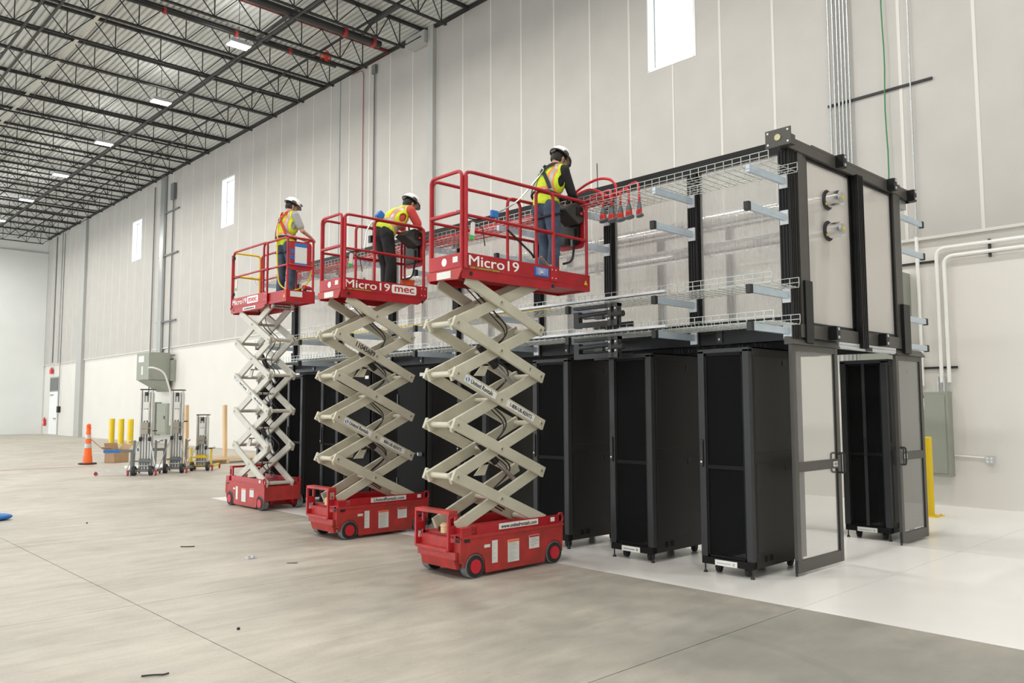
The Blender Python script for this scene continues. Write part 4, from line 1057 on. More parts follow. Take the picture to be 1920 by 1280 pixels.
    for s in ('l', 'r'):
        for f in (.35, .8): 
            c = V['knee'+s].lerp(V['ankle'+s], f); blob(m, c+Vector((.02, 0, 0)), .070, (1, 1, .35), None, 10)
    fuse(m, 'trousers', [trousers], t, .012, 5, cut=lambda c: c.z < V['anklel'].z-.02)
    # ---- boots
    for s in ('l', 'r'):
        m = MB(); a = V['ankle'+s]; rcone(m, a+Vector((-.01, 0, .04)), a+Vector((-.015, 0, -.03)), .050, .048); rcone(m, a+Vector((-.02, 0, -.032)), a+Vector((.16, 0, -.042)), .046, .040); rcone(m, a+Vector((.05, 0, -.01)), a+Vector((.13, 0, -.035)), .040, .036)
        fuse(m, 'boot', [boots], t, .012, 2, cut=lambda c: c.z < a.z-.078)
    # ---- shirt with sleeves
    m = MB(); blob(m, V['waist'].lerp(V['neck'], .42), .178, (.74, 1.0, 1.18), Rt); rcone(m, V['pelvis']+ax*.05, V['waist'], .14, .135)
    rcone(m, V['waist'].lerp(V['neck'], .80), V['neck']-ax*.02, .09, .068)
    for s in ('l', 'r'):
        rcone(m, V['waist'].lerp(V['neck'], .86), V['sh'+s], .088, .072)
        if sleeve == 'long': rcone(m, V['sh'+s], V['elb'+s], .068, .055); rcone(m, V['elb'+s], V['elb'+s].lerp(V['wri'+s], .93), .053, .038)
        else: rcone(m, V['sh'+s], V['sh'+s].lerp(V['elb'+s], .72), .070, .064)
    fuse(m, 'shirt', [shirt], t, .012, 4)
    # ---- vest: bands painted where the tape is sewn on
    m = MB(); c0 = V['waist'].lerp(V['neck'], .42)
    blob(m, c0, .190, (.80, 1.02, 1.16), Rt); rcone(m, V['pelvis']+ax*.02, V['waist'], .157, .150)
    blob(m, V['pelvis'].lerp(V['waist'], .3), .16, (.86, 1.06, .8), Rt)
    for s in ('l', 'r'): rcone(m, V['waist'].lerp(V['neck'], .86), V['sh'+s]*1.0, .098, .074)
    L_ = (V['neck']-V['waist']).length
    def loc_(c): d = c-V['waist']; return d.dot(fw), d.dot(lat), d.dot(ax)
    def paint(c, nn):
        f, l, a = loc_(c)
        l = abs(l)
        if a < L_*.98 and .075 < l < .160 and a > .02:
            if .098 < l < .137: return 2
            return 1 if l < .150 else 0
        if -.045 < a < .055: return 2 if -.022 < a < .030 else 1
        return 0
    shl = V['shl']; shr = V['shr']
    def cutv(c):
        f, l, a = loc_(c)
        return abs(l) > .178 or a < -.16 or (a > L_*.97 and abs(l) < .10) or a > L_*1.12
    vv = fuse(m, 'vest', ['vest', 'vesto', 'vests'], t, .008, 5, paint=paint, cut=cutv); so = vv.modifiers.new('s', 'SOLIDIFY'); so.thickness = .006; so.offset = 1
    # ---- harness
    if harness:
        def on(f, l, a): return V['waist']+fw*f+lat*l+ax*a
        Bk = -.170
        mm = harness
        for s in (-1, 1):
            pts = [on(.13, s*.10, .12), on(.15, s*.11, L_*.62), on(.06, s*.105, L_*1.02), on(-.09, s*.085, L_*.97), on(Bk+.015, s*.035, L_*.74), on(Bk, -s*.02, L_*.58), on(Bk+.015, -s*.10, L_*.30), on(Bk+.05, -s*.15, .02)]
            m = MB(); pp = rounded(pts, .08, 4)
            for a, b in zip(pp[:-1], pp[1:]):
                mid = (a+b)/2; out = mid-(V['waist']+ax*((mid-V['waist']).dot(ax))); m.bar(a, b+(b-a)*.1, .042, .008, out if out.length > .01 else fw)
            m.build('harness_strap', mm, t)
        m = R(); m.tube([on(.158*cos(a)-.01, .188*sin(a), -.02) for a in [2*pi*i/20 for i in range(20)]], .016, 6, True); m.build('harness_belt', 'harn', t)
        R().tube([on(Bk-.012+.004*cos(a), .035*cos(a), L_*.60+.035*sin(a)) for a in [2*pi*i/12 for i in range(12)]], .006, 6, True).build('dorsal_ring', 'galv', t)
        for s in ('l', 'r'):
            c = V['hip'+s].lerp(V['knee'+s], .22); m = R(); m.tube([c+Vector((.108*cos(a), .108*sin(a), .03*cos(a))) for a in [2*pi*i/18 for i in range(18)]], .014, 6, True); m.build('leg_strap', 'harn', t)
    return t, V, (fw, lat, ax, L_)
J1 = dict(anklel=(.06, .10, .085), ankler=(-.02, -.10, .085), kneel=(.10, .11, .50), kneer=(.04, -.11, .50), hipl=(.0, .09, .91), hipr=(.0, -.09, .91), pelvis=(.0, 0, .96), waist=(.02, 0, 1.06),
          neck=(.155, 0, 1.44), shl=(.135, .17, 1.36), shr=(.135, -.17, 1.36), elbl=(.33, .20, 1.14), elbr=(.25, -.19, 1.10), wril=(.52, .10, 1.10), wrir=(.42, -.12, 1.00), head=(.235, -.01, 1.555))
F1 = 3.12+.0
p1, V1, X1_ = person((6.80, 6.60, 3.125), 0, 'worker in black long sleeves and jeans, bending over the tray on the nearest lift', J1, 'jean', 'tblack', 'long', 'harn', headrot=(-.15, .62))
J2 = dict(anklel=(.08, .12, .085), ankler=(-.02, -.10, .085), kneel=(.08, .12, .52), kneer=(.02, -.11, .52), hipl=(-.04, .09, .93), hipr=(-.04, -.09, .93), pelvis=(-.04, 0, .98), waist=(.03, 0, 1.07),
          neck=(.345, 0, 1.37), shl=(.30, .18, 1.32), shr=(.30, -.18, 1.32), elbl=(.48, .22, 1.10), elbr=(.46, -.20, 1.08), wril=(.62, .12, .98), wrir=(.60, -.10, .93), head=(.43, 0, 1.475))
p2, V2, X2_ = person((6.60, 9.60, 3.215), 0, 'worker in red T-shirt, black trousers and lime vest, leaning forward on the middle lift', J2, 'tblack', 'tred', 'short', None, headrot=(-.1, .55))
J3 = dict(anklel=(-.02, .12, .085), ankler=(.04, -.10, .085), kneel=(.0, .11, .53), kneer=(.06, -.10, .52), hipl=(.0, .09, .94), hipr=(.0, -.09, .94), pelvis=(.0, 0, .99), waist=(.01, 0, 1.09),
          neck=(.055, 0, 1.53), shl=(.05, .185, 1.46), shr=(.05, -.185, 1.46), elbl=(.18, .22, 1.20), elbr=(.16, -.24, 1.20), wril=(.38, .14, 1.16), wrir=(.38, -.18, 1.13), head=(.11, -.01, 1.655))
p3, V3, X3_ = person((6.62, 12.60, 3.50), .12, 'worker in grey T-shirt, jeans and red-black harness, standing on the farthest lift', J3, 'jean', 'tgrey', 'short', 'harnr', headrot=(-.35, .45))
# hip tools and lanyards
fw, lat, ax, L_ = X1_
R().cyl(V1['pelvis']+Vector((-.14, .02, -.02)), V1['pelvis']+Vector((.06, -.19, .08)), .022, 8).build('blue_pad', 'blue', p1)
fw2, lat2, ax2, L2_ = X2_
m = MB(); m.box(-.05, -.045, -.06, .05, .045, .06); q = m.build('blue_lanyard_pack', 'blue', p2, bev=.02); q.location = V2['waist']-fw2*.20+ax2*.0; q.rotation_euler = (0, .7, 0)
m = MB(); m.box(-.02, -.03, -.05, .02, .03, .05); q = m.build('tool_pouch', 'blk', p2); q.location = V2['pelvis']+Vector((-.14, .12, -.1))
R().tube([V3['neck']+Vector((.13, -.12, .16)), V3['neck']+Vector((.17, -.14, .12))], .012, 6).build('head_torch', 'blk', p3)
def wline(pts, r, name, lab, m, cat='lanyard'): return tag(R().tube(rounded(pts, .25, 8), r, 6).build(name, m), lab, cat)
a = Vector((6.80, 6.60, 3.125))+V1['waist']-fw*.17+ax*L_*.55
wline([tuple(a), (6.3, 6.56, 4.02), (5.72, 6.33, 3.735)], .009, 'safety_lanyard', 'grey webbing lanyard running from the nearest worker down to the rail', 'galv')
m = MB(); m.box(5.66, 6.285, 3.70, 5.76, 6.32, 3.78); tag(m.build('lanyard_pack', 'blue', bev=.01), 'blue retractable lanyard block clipped to the rail of the nearest lift', 'lanyard block')
wline([(5.95, 6.36, 3.62), (6.30, 6.34, 3.40), (6.36, 6.36, 3.36)], .012, 'hook_cable', 'dark cable with cream hook slung inside the nearest lift rail', 'hose', 'cable')
b = Vector((6.62, 12.60, 3.50))
wline([tuple(b+V3['waist']+Vector((-.165, -.02, .22))), tuple(b+Vector((-.19, -.05, .8))), tuple(b+Vector((-.16, -.08, .25))), tuple(b+Vector((-.02, -.25, .13))), tuple(b+Vector((.22, -.36, .25))), (6.92, 12.22, 4.02)], .013, 'safety_lanyard', 'yellow webbing lanyard hanging in a loop on the farthest lift', 'yellow')
fwx = V2['waist']-fw2*.21
wline([(6.60+fwx.x, 9.60, 3.215+fwx.z), (6.22, 9.52, 3.215+.98), (6.02, 9.27, 3.83)], .012, 'safety_lanyard', 'grey lanyard from the leaning worker to the rail of the middle lift', 'galv')

# things lying on the platforms
def drill(loc, rz, lab):
    t = thing('cordless_drill', lab, 'drill', loc, rz); t.scale = (1.25, 1.25, 1.25)
    R().cyl((-.08, 0, .17), (.06, 0, .17), .030, 12, .026).build('body', 'txr', t); R().cyl((.06, 0, .17), (.13, 0, .17), .022, 12, .014).build('chuck', 'blk', t)
    MB().bar((-.05, 0, .15), (-.065, 0, .05), .03, .045).build('grip', 'blk', t); MB().box(-.11, -.035, .0, -.01, .035, .05).build('battery', 'blk', t); return t
drill((6.86, 12.28, 3.502), .4, 'red and black cordless drill standing on the farthest lift platform')
for i, (x, lab) in enumerate(((6.93, 'orange tub on the middle lift deck beside the worker'),)):
    o = R().cyl((x, 9.52, 3.246), (x, 9.52, 3.53), .080, 18, .098).cyl((x, 9.52, 3.505), (x, 9.52, 3.53), .105, 18).build('tub', 'orange'); tag(o, lab, 'tub')
for (x, y, z, lab) in ((6.62, 6.42, 3.155, 'small red fitting on the nearest lift deck by the worker'), (6.28, 9.55, 3.247, 'dark metal clamp fitting on the middle lift deck'), (6.62, 13.3, 3.53, 'dark clamp fitting on the farthest lift deck')):
    t = thing('clamp_fitting', lab, 'fitting', (x, y, z)); t.scale = (1.5, 1.5, 1.5)
    R().cyl((-.06, 0, .03), (.06, 0, .03), .03, 10).build('body', 'txr' if y < 7 else 'pin', t); R().tube([(0, 0, .05), (.02, 0, .10), (-.04, .02, .17)], .012, 6).sph((.04, 0, .10), .02, 8, 6).build('lever', 'pin', t)
tag(MB().box(6.80, 12.50, 3.502, 6.88, 12.62, 3.74).build('tool_case', 'blk', bev=.01), 'black case standing on the farthest lift platform beside the yellow lanyard', 'case')
# ================================================================== FLOOR THINGS, WALL THINGS
# delineator cone
t = thing('traffic_delineator', 'tall orange traffic delineator with grey bands on a black base', 'traffic cone', (7.83, 27.2, 0))
m = MB(); m.prism([(.26*cos(a), .26*sin(a)) for a in [pi/8+i*pi/4 for i in range(8)]], 0, .045, 2); m.build('base', 'rubber', t, bev=.01)
R().cyl((0, 0, .045), (0, 0, .26), .14, 20, .125).cyl((0, 0, .26), (0, 0, 1.08), .115, 20, .06).cyl((0, 0, 1.08), (0, 0, 1.12), .075, 16).sph((0, 0, 1.17), .07, 14, 8, (1, .5, 1)).build('cone', 'orange', t)
for z0, z1 in ((.50, .63), (.78, .90)):
    R().cyl((0, 0, z0), (0, 0, z1), .1175-.055*(z0-.26)/.82, 20, .1175-.055*(z1-.26)/.82).build('reflective_band', 'refl', t)
# tape and rope lines
m = MB().box(-6, 26.15, .002, 7.7, 26.19, .006); tag(m.build('barrier_tape', mat('tape pink', (.62, .16, .12), .6)), 'red tape lying straight on the floor at the left edge', 'tape')
tag(R().tube(rounded([(7.86, 27.1, .78), (8.3, 27.3, .42), (8.55, 27.4, .36)], .2, 5), .012, 6).build('tape_strand', mat('tape strand', (.6, .25, .18), .6)), 'thin red strand between the orange delineator and the cardboard box', 'tape')
# cardboard box
t = thing('cardboard_box', 'open brown cardboard box beside the orange delineator', 'box', (8.78, 27.55, 0), .35)
m = MB(); W_, D_, H_ = .25, .24, .40
m.box(-W_, -D_, 0, W_, -D_+.01, H_); m.box(-W_, D_-.01, 0, W_, D_, H_); m.box(-W_, -D_, 0, -W_+.01, D_, H_); m.box(W_-.01, -D_, 0, W_, D_, H_); m.box(-W_, -D_, 0, W_, D_, .01)
m.build('body', 'card', t)
MB().add([(-W_, -D_, H_), (-W_, D_, H_), (-W_-.16, D_, H_+.08), (-W_-.16, -D_, H_+.08), (-W_, -D_, H_+.012), (-W_, D_, H_+.012), (-W_-.16, D_, H_+.092), (-W_-.16, -D_, H_+.092)], [(0, 1, 2, 3), (7, 6, 5, 4), (0, 4, 5, 1), (2, 6, 7, 3), (0, 3, 7, 4), (1, 5, 6, 2)]).build('flap', 'card', t)
MB().add([(W_, -D_, H_), (W_, D_, H_), (W_+.12, D_, H_+.16), (W_+.12, -D_, H_+.16), (W_, -D_, H_-.012), (W_, D_, H_-.012), (W_+.13, D_, H_+.15), (W_+.13, -D_, H_+.15)], [(0, 1, 2, 3), (7, 6, 5, 4), (0, 4, 5, 1), (2, 6, 7, 3), (0, 3, 7, 4), (1, 5, 6, 2)]).build('flap', 'card', t)
MB().bar((0, D_, H_), (0, D_+.06, H_+.20), W_*1.9, .012, (0, 1, 0)).build('flap', 'card', t)
tag(MB().box(8.05, 23.4, .002, 9.15, 24.6, .07).build('flat_packs', 'paper', bev=.01), 'low pale stack of flat sheets on the floor below the cardboard box', 'sheet stack')
# blue bag at the very left edge
m = MB(); blob(m, (2.93, 14.60, .05), .16, (1.5, 1.0, .36), None, 14); blob(m, (2.75, 14.72, .07), .14, (1.2, 1.1, .5), None, 12)
tag(fuse(m, 'cable_bag', ['blue'], None, .02, 3), 'small blue bundle on the floor at the left edge of the picture', 'bundle')
# bollards
def bollard(x, y, h, r, lab, plate=False, m_='yellow'):
    t = thing('bollard', lab, 'bollard', (x, y, 0), 0, 'yellow steel bollards')
    R().cyl((0, 0, 0.001), (0, 0, h-.012), r, 24).cyl((0, 0, h-.012), (0, 0, h), r, 24, r-.014).build('post', m_, t)
    if plate:
        p = MB().box(-.15, -.15, 0, .15, .15, .014).build('base_plate', m_, t)
        for a in (-.11, .11):
            for b in (-.11, .11): R().cyl((a, b, .014), (a, b, .035), .014, 8).build('anchor_bolt', m_, p)
bollard(13.5, 43.2, 1.20, .13, 'yellow bollard farthest left in the row of three before the far wall')
bollard(13.42, 41.6, 1.20, .13, 'yellow bollard in the middle of the row of three before the far wall')
bollard(13.35, 40.1, 1.20, .13, 'yellow bollard nearest the aluminium lifts in the row of three')
bollard(13.50, 4.84, 1.22, .056, 'slim yellow bollard on a bolted base plate beside the right glass door', True)
# standing planks and pallet
for x, y, h, lab in ((10.18, 25.5, 1.80, 'upright pine plank standing between the silver and yellow material lifts'), (11.28, 25.2, 1.80, 'upright pine plank standing on the pallet near the farthest scissor lift')):
    tag(MB().bar((x, y, .16 if x > 11 else .002), (x-.02, y+.05, h), .15, .09, (1, 0, 0)).build('wooden_plank', 'wood', bev=.004), lab, 'plank')
t = thing('wooden_pallet', 'low pine pallet of boards lying behind the lifts', 'pallet', (11.2, 25.0, 0), .15)
for i in range(6): MB().box(-1.7, -.55+i*.19, .11, 1.2, -.42+i*.19, .145).build('board', 'woodh', t)
for x in (-1.6, -.3, 1.0): MB().box(x, -.55, .005, x+.10, .55, .108).build('bearer', 'woodh', t)
# material lifts (duct hoists)
def hoist(loc, rz, lab, h, base_m, mast_m='alu', crank=1, legc='gunm', group='material lifts'):
    t = thing('material_lift', lab, 'material lift', loc, rz, group)
    m = MB()
    m.box(-.13, .02, .10, .13, .22, h*.97); m.box(-.15, -.03, .14, -.115, .06, h); m.box(.115, -.03, .14, .15, .06, h); m.box(-.02, -.035, .14, .02, .02, h*.98)
    m.box(-.09, -.02, .14, -.05, .03, h*.98); m.box(.05, -.02, .14, .09, .03, h*.98)
    m.build('mast', mast_m, t)
    m = R(); m.box(-.16, -.04, h, .16, .20, h+.03); m.cyl((-.03, -.045, h-.10), (.03, -.045, h-.10), .05, 14); m.build('mast_head', 'plast', t)
    MB().box(-.07, -.042, h*.78, .07, -.036, h*.86).build('warning_label', 'paper', t); MB().box(-.065, -.041, h*.64, .065, -.036, h*.77).build('name_label', 'white', t)
    m = R(); m.cyl((-.05, -.09, h*.55), (.05, -.09, h*.55), .065, 14); m.box(-.09, -.15, h*.48, .09, -.04, h*.62); m.build('winch', 'pin', t)
    m = R(); m.tube(rounded([(.05, -.09, h*.55), (.15, -.09, h*.55), (.17, -.10, h*.55+.16*crank), (.27, -.10, h*.55+.16*crank)], .03, 4), .010, 8); cr = m.build('crank', 'galv', t)
    R().cyl((.20, -.10, h*.55+.16*crank), (.30, -.10, h*.55+.16*crank), .016, 8).build('crank_grip', 'rubber', cr)
    # base frame
    m = MB(); m.box(-.33, -.08, .09, .33, -.02, .15); m.box(-.33, -.08, .09, -.27, .75, .15); m.box(.27, -.08, .09, .33, .75, .15); m.build('base_frame', base_m, t)
    for x in (-.29, .26):
        MB().bar((x*.95, -.02, .12), (x*.95, .05, .88 if h > 1.8 else .62), .05, .05).build('upright', base_m, t)
        R().cyl((x*1.25-.03, -.02, .86 if h > 1.8 else .62), (x*1.25+.03, -.02, .86 if h > 1.8 else .62), .035, 12).build('roller', 'galv', t)
        R().cyl((x*.4, -.12, .92 if h > 1.8 else .62), (x*.4+.05, -.12, .92 if h > 1.8 else .62), .055, 14).build('pulley', 'rubber', t)
        w_ = R().cyl((x*.75-.035, -.14, .12), (x*.75+.035, -.14, .12), .12, 18).build('wheel', 'rubber', t)
        R().cyl((x*.75-.04, -.14, .12), (x*.75+.04, -.14, .12), .05, 12).build('hub', 'galv', w_)
        R().cyl((x*1.22, -.22, .045), (x*1.22+.03, -.22, .045), .045, 12).box(x*1.22-.01, -.24, .05, x*1.22+.04, -.20, .14).build('caster', 'coup', t)
        R().cyl((x*1.22, .70, .045), (x*1.22+.03, .70, .045), .045, 12).box(x*1.22-.01, .68, .05, x*1.22+.04, .72, .14).build('caster', 'coup', t)
        R().cyl((x*.25, -.03, h*.50), (x*1.3, -.20, .14), .012, 8).build('stay', 'galv', t)
    R().cyl((-.33, -.14, .12), (.33, -.14, .12), .018, 10).build('axle', 'gunm', t)
    m = MB(); m.box(-.12, -.10, .30 if h > 1.8 else .35, .12, -.03, .42); m.box(-.20, -.14, .34, .20, -.10, .38); m.build('carriage', base_m, t)
    R().cyl((-.12, -.08, .24), (.12, -.08, .24), .022, 10).build('cross_pin', 'galv', t)
    return t
hoist((7.62, 21.75, 0), -.62, 'silver material lift standing farthest left, beside the cardboard box', 2.17, 'gunm', crank=-.4)
hoist((8.50, 22.0, 0), -.62, 'silver material lift in the middle, with raised crank handle', 2.17, 'gunm')
hoist((9.32, 22.3, 0), -.62, 'short material lift with a yellow base beside the upright plank', 1.50, 'yellow', crank=-1.4, legc='yellow')
for x, y, lab in ((7.10, 21.9, 'dark fork arm with blue tape at the left silver material lift'), (8.02, 22.2, 'dark fork arm with blue tape between the silver material lifts')):
    t = thing('fork_arm', lab, 'fork arm', (x, y, .62), 2.65)
    MB().box(-.25, -.035, -.035, .25, .035, .035).build('arm', 'gunm', t); MB().box(.05, -.038, -.038, .42, .038, .038).build('taped_end', 'blue', t)
    MB().box(-.27, -.03, -.62, -.21, .03, .035).build('stand', 'gunm', t)
t = thing('outrigger_leg', 'silver outrigger frame reaching left along the floor from the left material lift', 'outrigger', (7.05, 22.1, 0), 2.5)
MB().box(-.45, -.04, .10, .55, .02, .15).build('beam', 'alu', t); MB().box(-.50, -.05, .09, -.40, .03, .16).build('black_end', 'blk', t)
for x in (-.45, .5): R().cyl((x, -.03, .045), (x, .01, .045), .045, 12).box(x-.02, -.03, .05, x+.02, .01, .11).build('caster', 'coup', t)
# small litter
def zip_tie(pts, lab): tag(R().tube(rounded(pts, .05, 5), .006, 6).build('zip_tie', 'blk'), lab, 'cable tie')
def near(x, y, z=.007): return (x, y, z)
zip_tie([(1.945, 5.49, .007), (2.00, 5.455, .010), (2.06, 5.42, .007), (2.09, 5.42, .010)], 'black cable tie on the concrete at the bottom left, nearest the camera')
zip_tie([(4.03, 10.20, .007), (4.09, 10.13, .007), (4.16, 10.09, .007)], 'thin dark cable tie lying left of the middle lift')
m = MB(); m.box(4.26, 8.84, .002, 4.36, 8.93, .012); m.box(4.26, 8.86, .012, 4.30, 8.88, .03); m.box(4.32, 8.86, .012, 4.35, 8.90, .028); tag(m.build('metal_clip', 'galvl'), 'small shiny metal clip lying on the concrete', 'clip')
for x, y, lab in ((2.883, 6.124, 'black screw cap dot on the concrete below centre left'), (3.842, 13.26, 'tiny black speck of debris left of the farthest lift')):
    tag(R().cyl((x, y, 0), (x, y, .016), .012, 10).build('screw_cap', 'blk'), lab, 'debris')
tag(MB().bar((4.46, 8.32, .006), (4.54, 8.24, .010), .03, .006).build('scrap', 'pin'), 'small grey scrap right of the shiny clip', 'debris')

# ---- wall equipment, right
for i, y in enumerate((6.86, 6.77, 6.69, 6.62, 6.55, 6.48)):
    pos = ['leftmost', 'second', 'third', 'fourth', 'fifth', 'rightmost'][i]
    tag(R().cyl((14.94, y, 2.3), (14.94, y, RZ-.03), .020, 10).build('wall_conduit', 'galv'), 'galvanised vertical conduit, %s of the six beside the containment top' % pos, 'conduit', 'six vertical conduits on the wall')
tag(MB().box(14.965, 5.03, 7.44, 14.998, 6.93, 7.485).build('wall_strut', 'blk'), 'black horizontal strut on the wall behind the conduits', 'strut')
pts = [(14.93, 5.83+.012*sin(i*1.3), 4.7+.4*i) for i in range(22)]
tag(R().tube(pts, .012, 8).build('green_cable', 'green'), 'green armoured cable hanging down the wall', 'cable')
tag(R().cyl((14.95, 5.39, 4.72), (14.95, 5.39, RZ-.03), .013, 8).build('thin_conduit', 'galv'), 'thin grey conduit right of the green cable', 'conduit')
def wcond(pts, lab, r=.032, m='wtrim'): tag(R().tube(rounded(pts, .16, 8), r, 10).build('white_conduit', m), lab, 'conduit', 'white painted wall conduits')
wcond([(15.0, 5.42, 2.05), (15.0, 5.42, 4.68)], 'white straight conduit rising left of the bent pair')
wcond([(14.99, 5.10, 2.1), (14.99, 5.10, 4.42), (14.99, 3.0, 4.42), (14.99, -4, 4.42)], 'white bent conduit, outer one of the pair turning right under the seam')
wcond([(14.99, 4.98, 2.1), (14.99, 4.98, 4.27), (14.99, 3.0, 4.27), (14.99, -4, 4.27)], 'white bent conduit, inner one of the pair turning right under the seam')
tag(MB().box(15.03, 4.86, 2.34, 15.068, 5.55, 2.375).build('wall_strut', 'blk'), 'short black strut behind the white conduits above the grey panel', 'strut')
tag(MB().box(15.03, 5.10, 4.20, 15.068, 5.75, 4.235).build('wall_strut', 'blk'), 'short black strut behind the white conduit near the seam', 'strut')
tag(MB().box(15.03, 4.26, 4.18, 15.068, 4.30, 4.48).build('conduit_hanger', 'plast'), 'small vertical hanger holding the white horizontal conduits', 'hanger')
t = thing('electrical_panel', 'tall grey-green electrical panel on the wall behind the yellow bollard', 'electrical panel', (15.07, 0, 0))
MB().box(-.20, 4.98, .50, -.001, 5.72, 1.94).build('box', 'panelg', t, bev=.006); MB().box(-.215, 5.03, .56, -.20, 5.67, 1.88).build('door', 'panelg', t, bev=.005)
MB().box(-.225, 5.58, 1.20, -.214, 5.62, 1.30).build('handle', 'blk', t)
s_ = MB().box(-.219, 5.36, 1.64, -.2155, 5.49, 1.88).build('warning_label', 'white', t); MB().box(-.221, 5.36, 1.83, -.218, 5.49, 1.88).build('label_band', 'blk', s_); MB().box(-.221, 5.37, 1.74, -.218, 5.48, 1.758).build('label_band', 'txr', s_); MB().box(-.221, 5.365, 1.645, -.218, 5.485, 1.685).build('label_band', 'blue', s_)
for y in (5.55, 5.16, 5.06): R().cyl((-.08, y, 1.94), (-.08, y, 2.2), .022, 8).build('conduit_stub', 'galv', t)
t = thing('wall_outlet', 'small white double outlet box on the right wall', 'outlet', (15.0, 4.43, .81))
MB().box(-.0, -.07, -.065, .069, .07, .065).build('box', 'galvl', t, bev=.004)
for y in (-.035, .025):
    for z in (-.03, .02): MB().box(-.006, y-.012, z-.012, 0, y+.02, z+.018).build('socket', 'wtrim', t)
tag(R().tube(rounded([(15.045, 4.51, .84), (15.045, 4.97, .86)], .05), .012, 8).build('outlet_conduit', 'wtrim'), 'thin white conduit between panel and outlet', 'conduit')
t = thing('junction_cabinet', 'grey-green cabinet high on the wall right of the containment', 'electrical cabinet', (15.07, 0, 0))
MB().box(-.42, 5.58, 3.28, -.001, 6.5, 4.05).build('box', 'panelg', t, bev=.006)
R().tube(rounded([(-.25, 5.85, 3.2), (-.25, 5.7, 3.22), (-.25, 5.6, 3.0), (-.25, 5.58, 2.4)], .12, 8), .045, 12).build('flexible_conduit', 'wtrim', t)
MB().box(-.30, 5.62, 2.5, -.001, 6.4, 3.05).build('lower_box', 'panelg', t, bev=.006)
# cable pair further down the wall
tag(R().tube(rounded([(14.97, 23.9, 13.3), (14.97, 23.3, 13.28), (14.97, 23.2, 13.1), (14.97, 23.2, 4.7)], .2, 5), .012, 6).build('red_wire', mat('thin red wire', (.35, .05, .04), .5)), 'thin red wire running down the wall behind the lifts', 'wire')
tag(R().cyl((14.95, 22.5, 4.7), (14.95, 22.5, 13.0), .022, 8).box(14.9, 22.4, 12.9, 14.99, 22.6, 13.2).build('grey_conduit', 'gunm'), 'grey vertical conduit with a box at its top beside the red wire', 'conduit')
t = thing('beam_bracket', 'grey angled steel bracket at the pilaster top under the roof edge', 'bracket', (0, 0, 0)); MB().prism([(19.48, 13.34), (20.45, 13.30), (20.45, 13.05), (20.3, 12.95), (19.48, 12.93)], 14.74, 14.97, 0).build('plate', 'pil', t)
# ---- left cluster of electrical gear
t = thing('hanging_transformer', 'grey transformer cabinet hung high on the wall above the silver lifts', 'transformer', (0, 0, 0))
MB().box(13.9, 39.6, 3.05, 14.9, 41.2, 4.35).build('cabinet', 'panelg', t, bev=.01)
MB().prism([(13.95, 3.04), (14.9, 3.04), (14.9, 2.5)], 39.65, 41.15, 1).build('bracket', 'panelg', t)
MB().box(14.905, 39.3, 3.0, 15.06, 39.6, 4.0).build('backplate', 'panelg', t)
MB().box(13.885, 40.2, 3.9, 13.898, 40.9, 4.2).box(13.885, 40.3, 3.3, 13.898, 40.5, 3.7).build('label', 'paper', t)
R().tube(rounded([(13.85, 39.4, 3.6), (13.85, 38.9, 3.6), (14.3, 38.7, 3.4), (14.6, 38.6, 2.4), (14.6, 38.6, .9)], .3, 6), .042, 10).build('flexible_conduit', 'seam', t)
for y0, y1, z0, z1, lab in ((41.0, 42.7, .40, 2.0, 'wide grey electrical panel behind the left silver lift'), (39.45, 40.75, .45, 1.93, 'grey electrical panel between the silver material lifts')):
    t = thing('electrical_panel', lab, 'electrical panel', (0, 0, 0))
    MB().box(14.75, y0, z0, 15.06, y1, z1).build('box', 'panelg', t, bev=.01); MB().box(14.73, y0+.1, z0+.08, 14.749, y1-.1, z1-.08).build('door', 'panelg', t, bev=.006)
    MB().box(14.70, y0+.2, (z0+z1)/2, 14.729, y0+.26, (z0+z1)/2+.15).build('handle', 'plast', t)
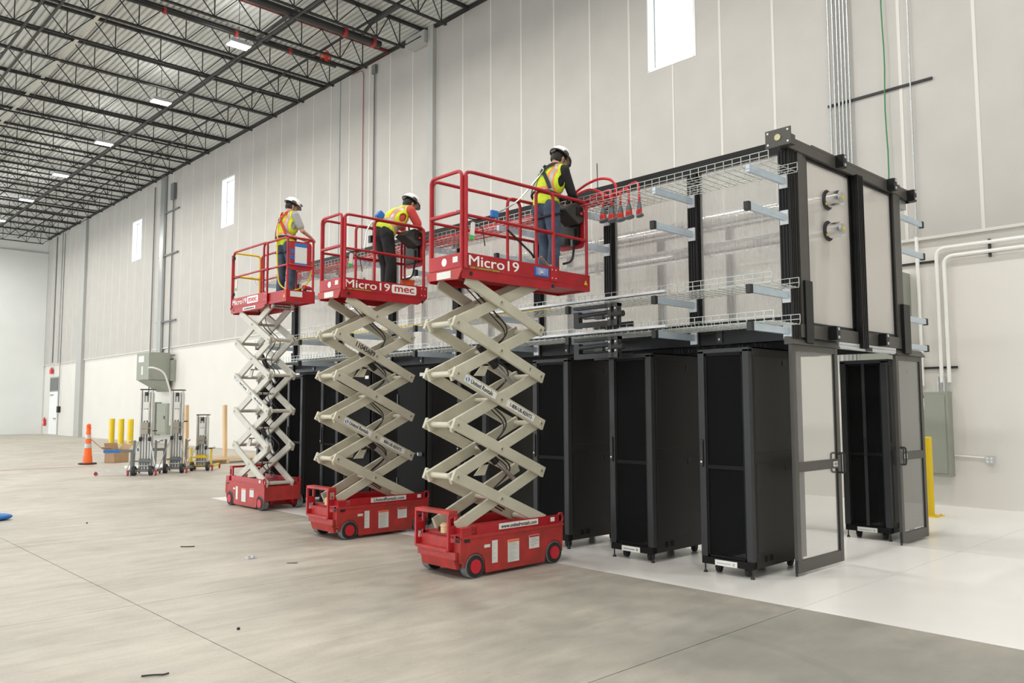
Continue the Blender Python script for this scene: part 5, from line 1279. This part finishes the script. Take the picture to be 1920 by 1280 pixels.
tag(MB().box(14.86, 40.9, 3.9, 14.97, 41.4, 13.3).build('wireway', 'galv'), 'tall grey wireway rising to the roof above the transformer', 'wireway')
tag(R().cyl((14.93, 42.4, 2.0), (14.93, 42.4, 13.0), .03, 8).build('grey_conduit', 'gunm'), 'slim conduit left of the tall wireway', 'conduit')
tag(R().cyl((14.93, 39.9, 4.0), (14.93, 39.9, 12.6), .035, 8).box(14.85, 39.7, 11.9, 14.99, 40.1, 12.7).build('grey_conduit', 'gunm'), 'conduit with a box near its top right of the tall wireway', 'conduit')
for z in (11.35, 9.2, 5.9, 4.2):
    tag(MB().box(14.90, 39.2, z, 14.97, 41.6, z+.06).build('wall_strut', 'gunm'), 'dark strut on the wireway, %s' % {11.35: 'topmost of the four', 9.2: 'second from the top', 5.9: 'third from the top', 4.2: 'lowest, just under the seam'}[z], 'strut', 'struts crossing the tall wireway')
# far corner: red alarm, extinguisher, switch
t = thing('fire_extinguisher', 'small red fire extinguisher on the wall near the far corner', 'fire extinguisher', (14.95, 61.6, .55))
R().cyl((0, 0, .0), (0, 0, .42), .09, 14).sph((0, 0, .42), .09, 12, 8).build('cylinder', 'fire', t); R().cyl((0, 0, .50), (0, 0, .58), .03, 8).build('valve', 'blk', t); MB().box(-.10, -.05, .15, -.085, .05, .32).build('label', 'white', t)
t = thing('alarm_sign', 'red alarm sign on the wall above the far door', 'sign', (14.97, 60.4, 4.0)); MB().box(-.08, -.22, 0, .02, .22, .3).build('body', 'fire', t); MB().box(-.05, -.12, .3, .02, .12, .42).build('strobe', 'fire', t)
tag(MB().box(14.9, 58.35, 1.45, 15.06, 58.65, 1.85).build('switch_box', 'blk'), 'black switch box right of the far door', 'switch')
tag(R().cyl((14.96, 60.3, 4.75), (14.96, 60.3, 13.2), .03, 8).build('grey_conduit', 'gunm'), 'conduit above the red alarm sign at the far corner', 'conduit')
tag(R().cyl((14.97, 58.5, 1.86), (14.97, 58.5, 13.2), .02, 8).build('thin_conduit', 'gunm'), 'slim conduit rising from the black switch box', 'conduit')
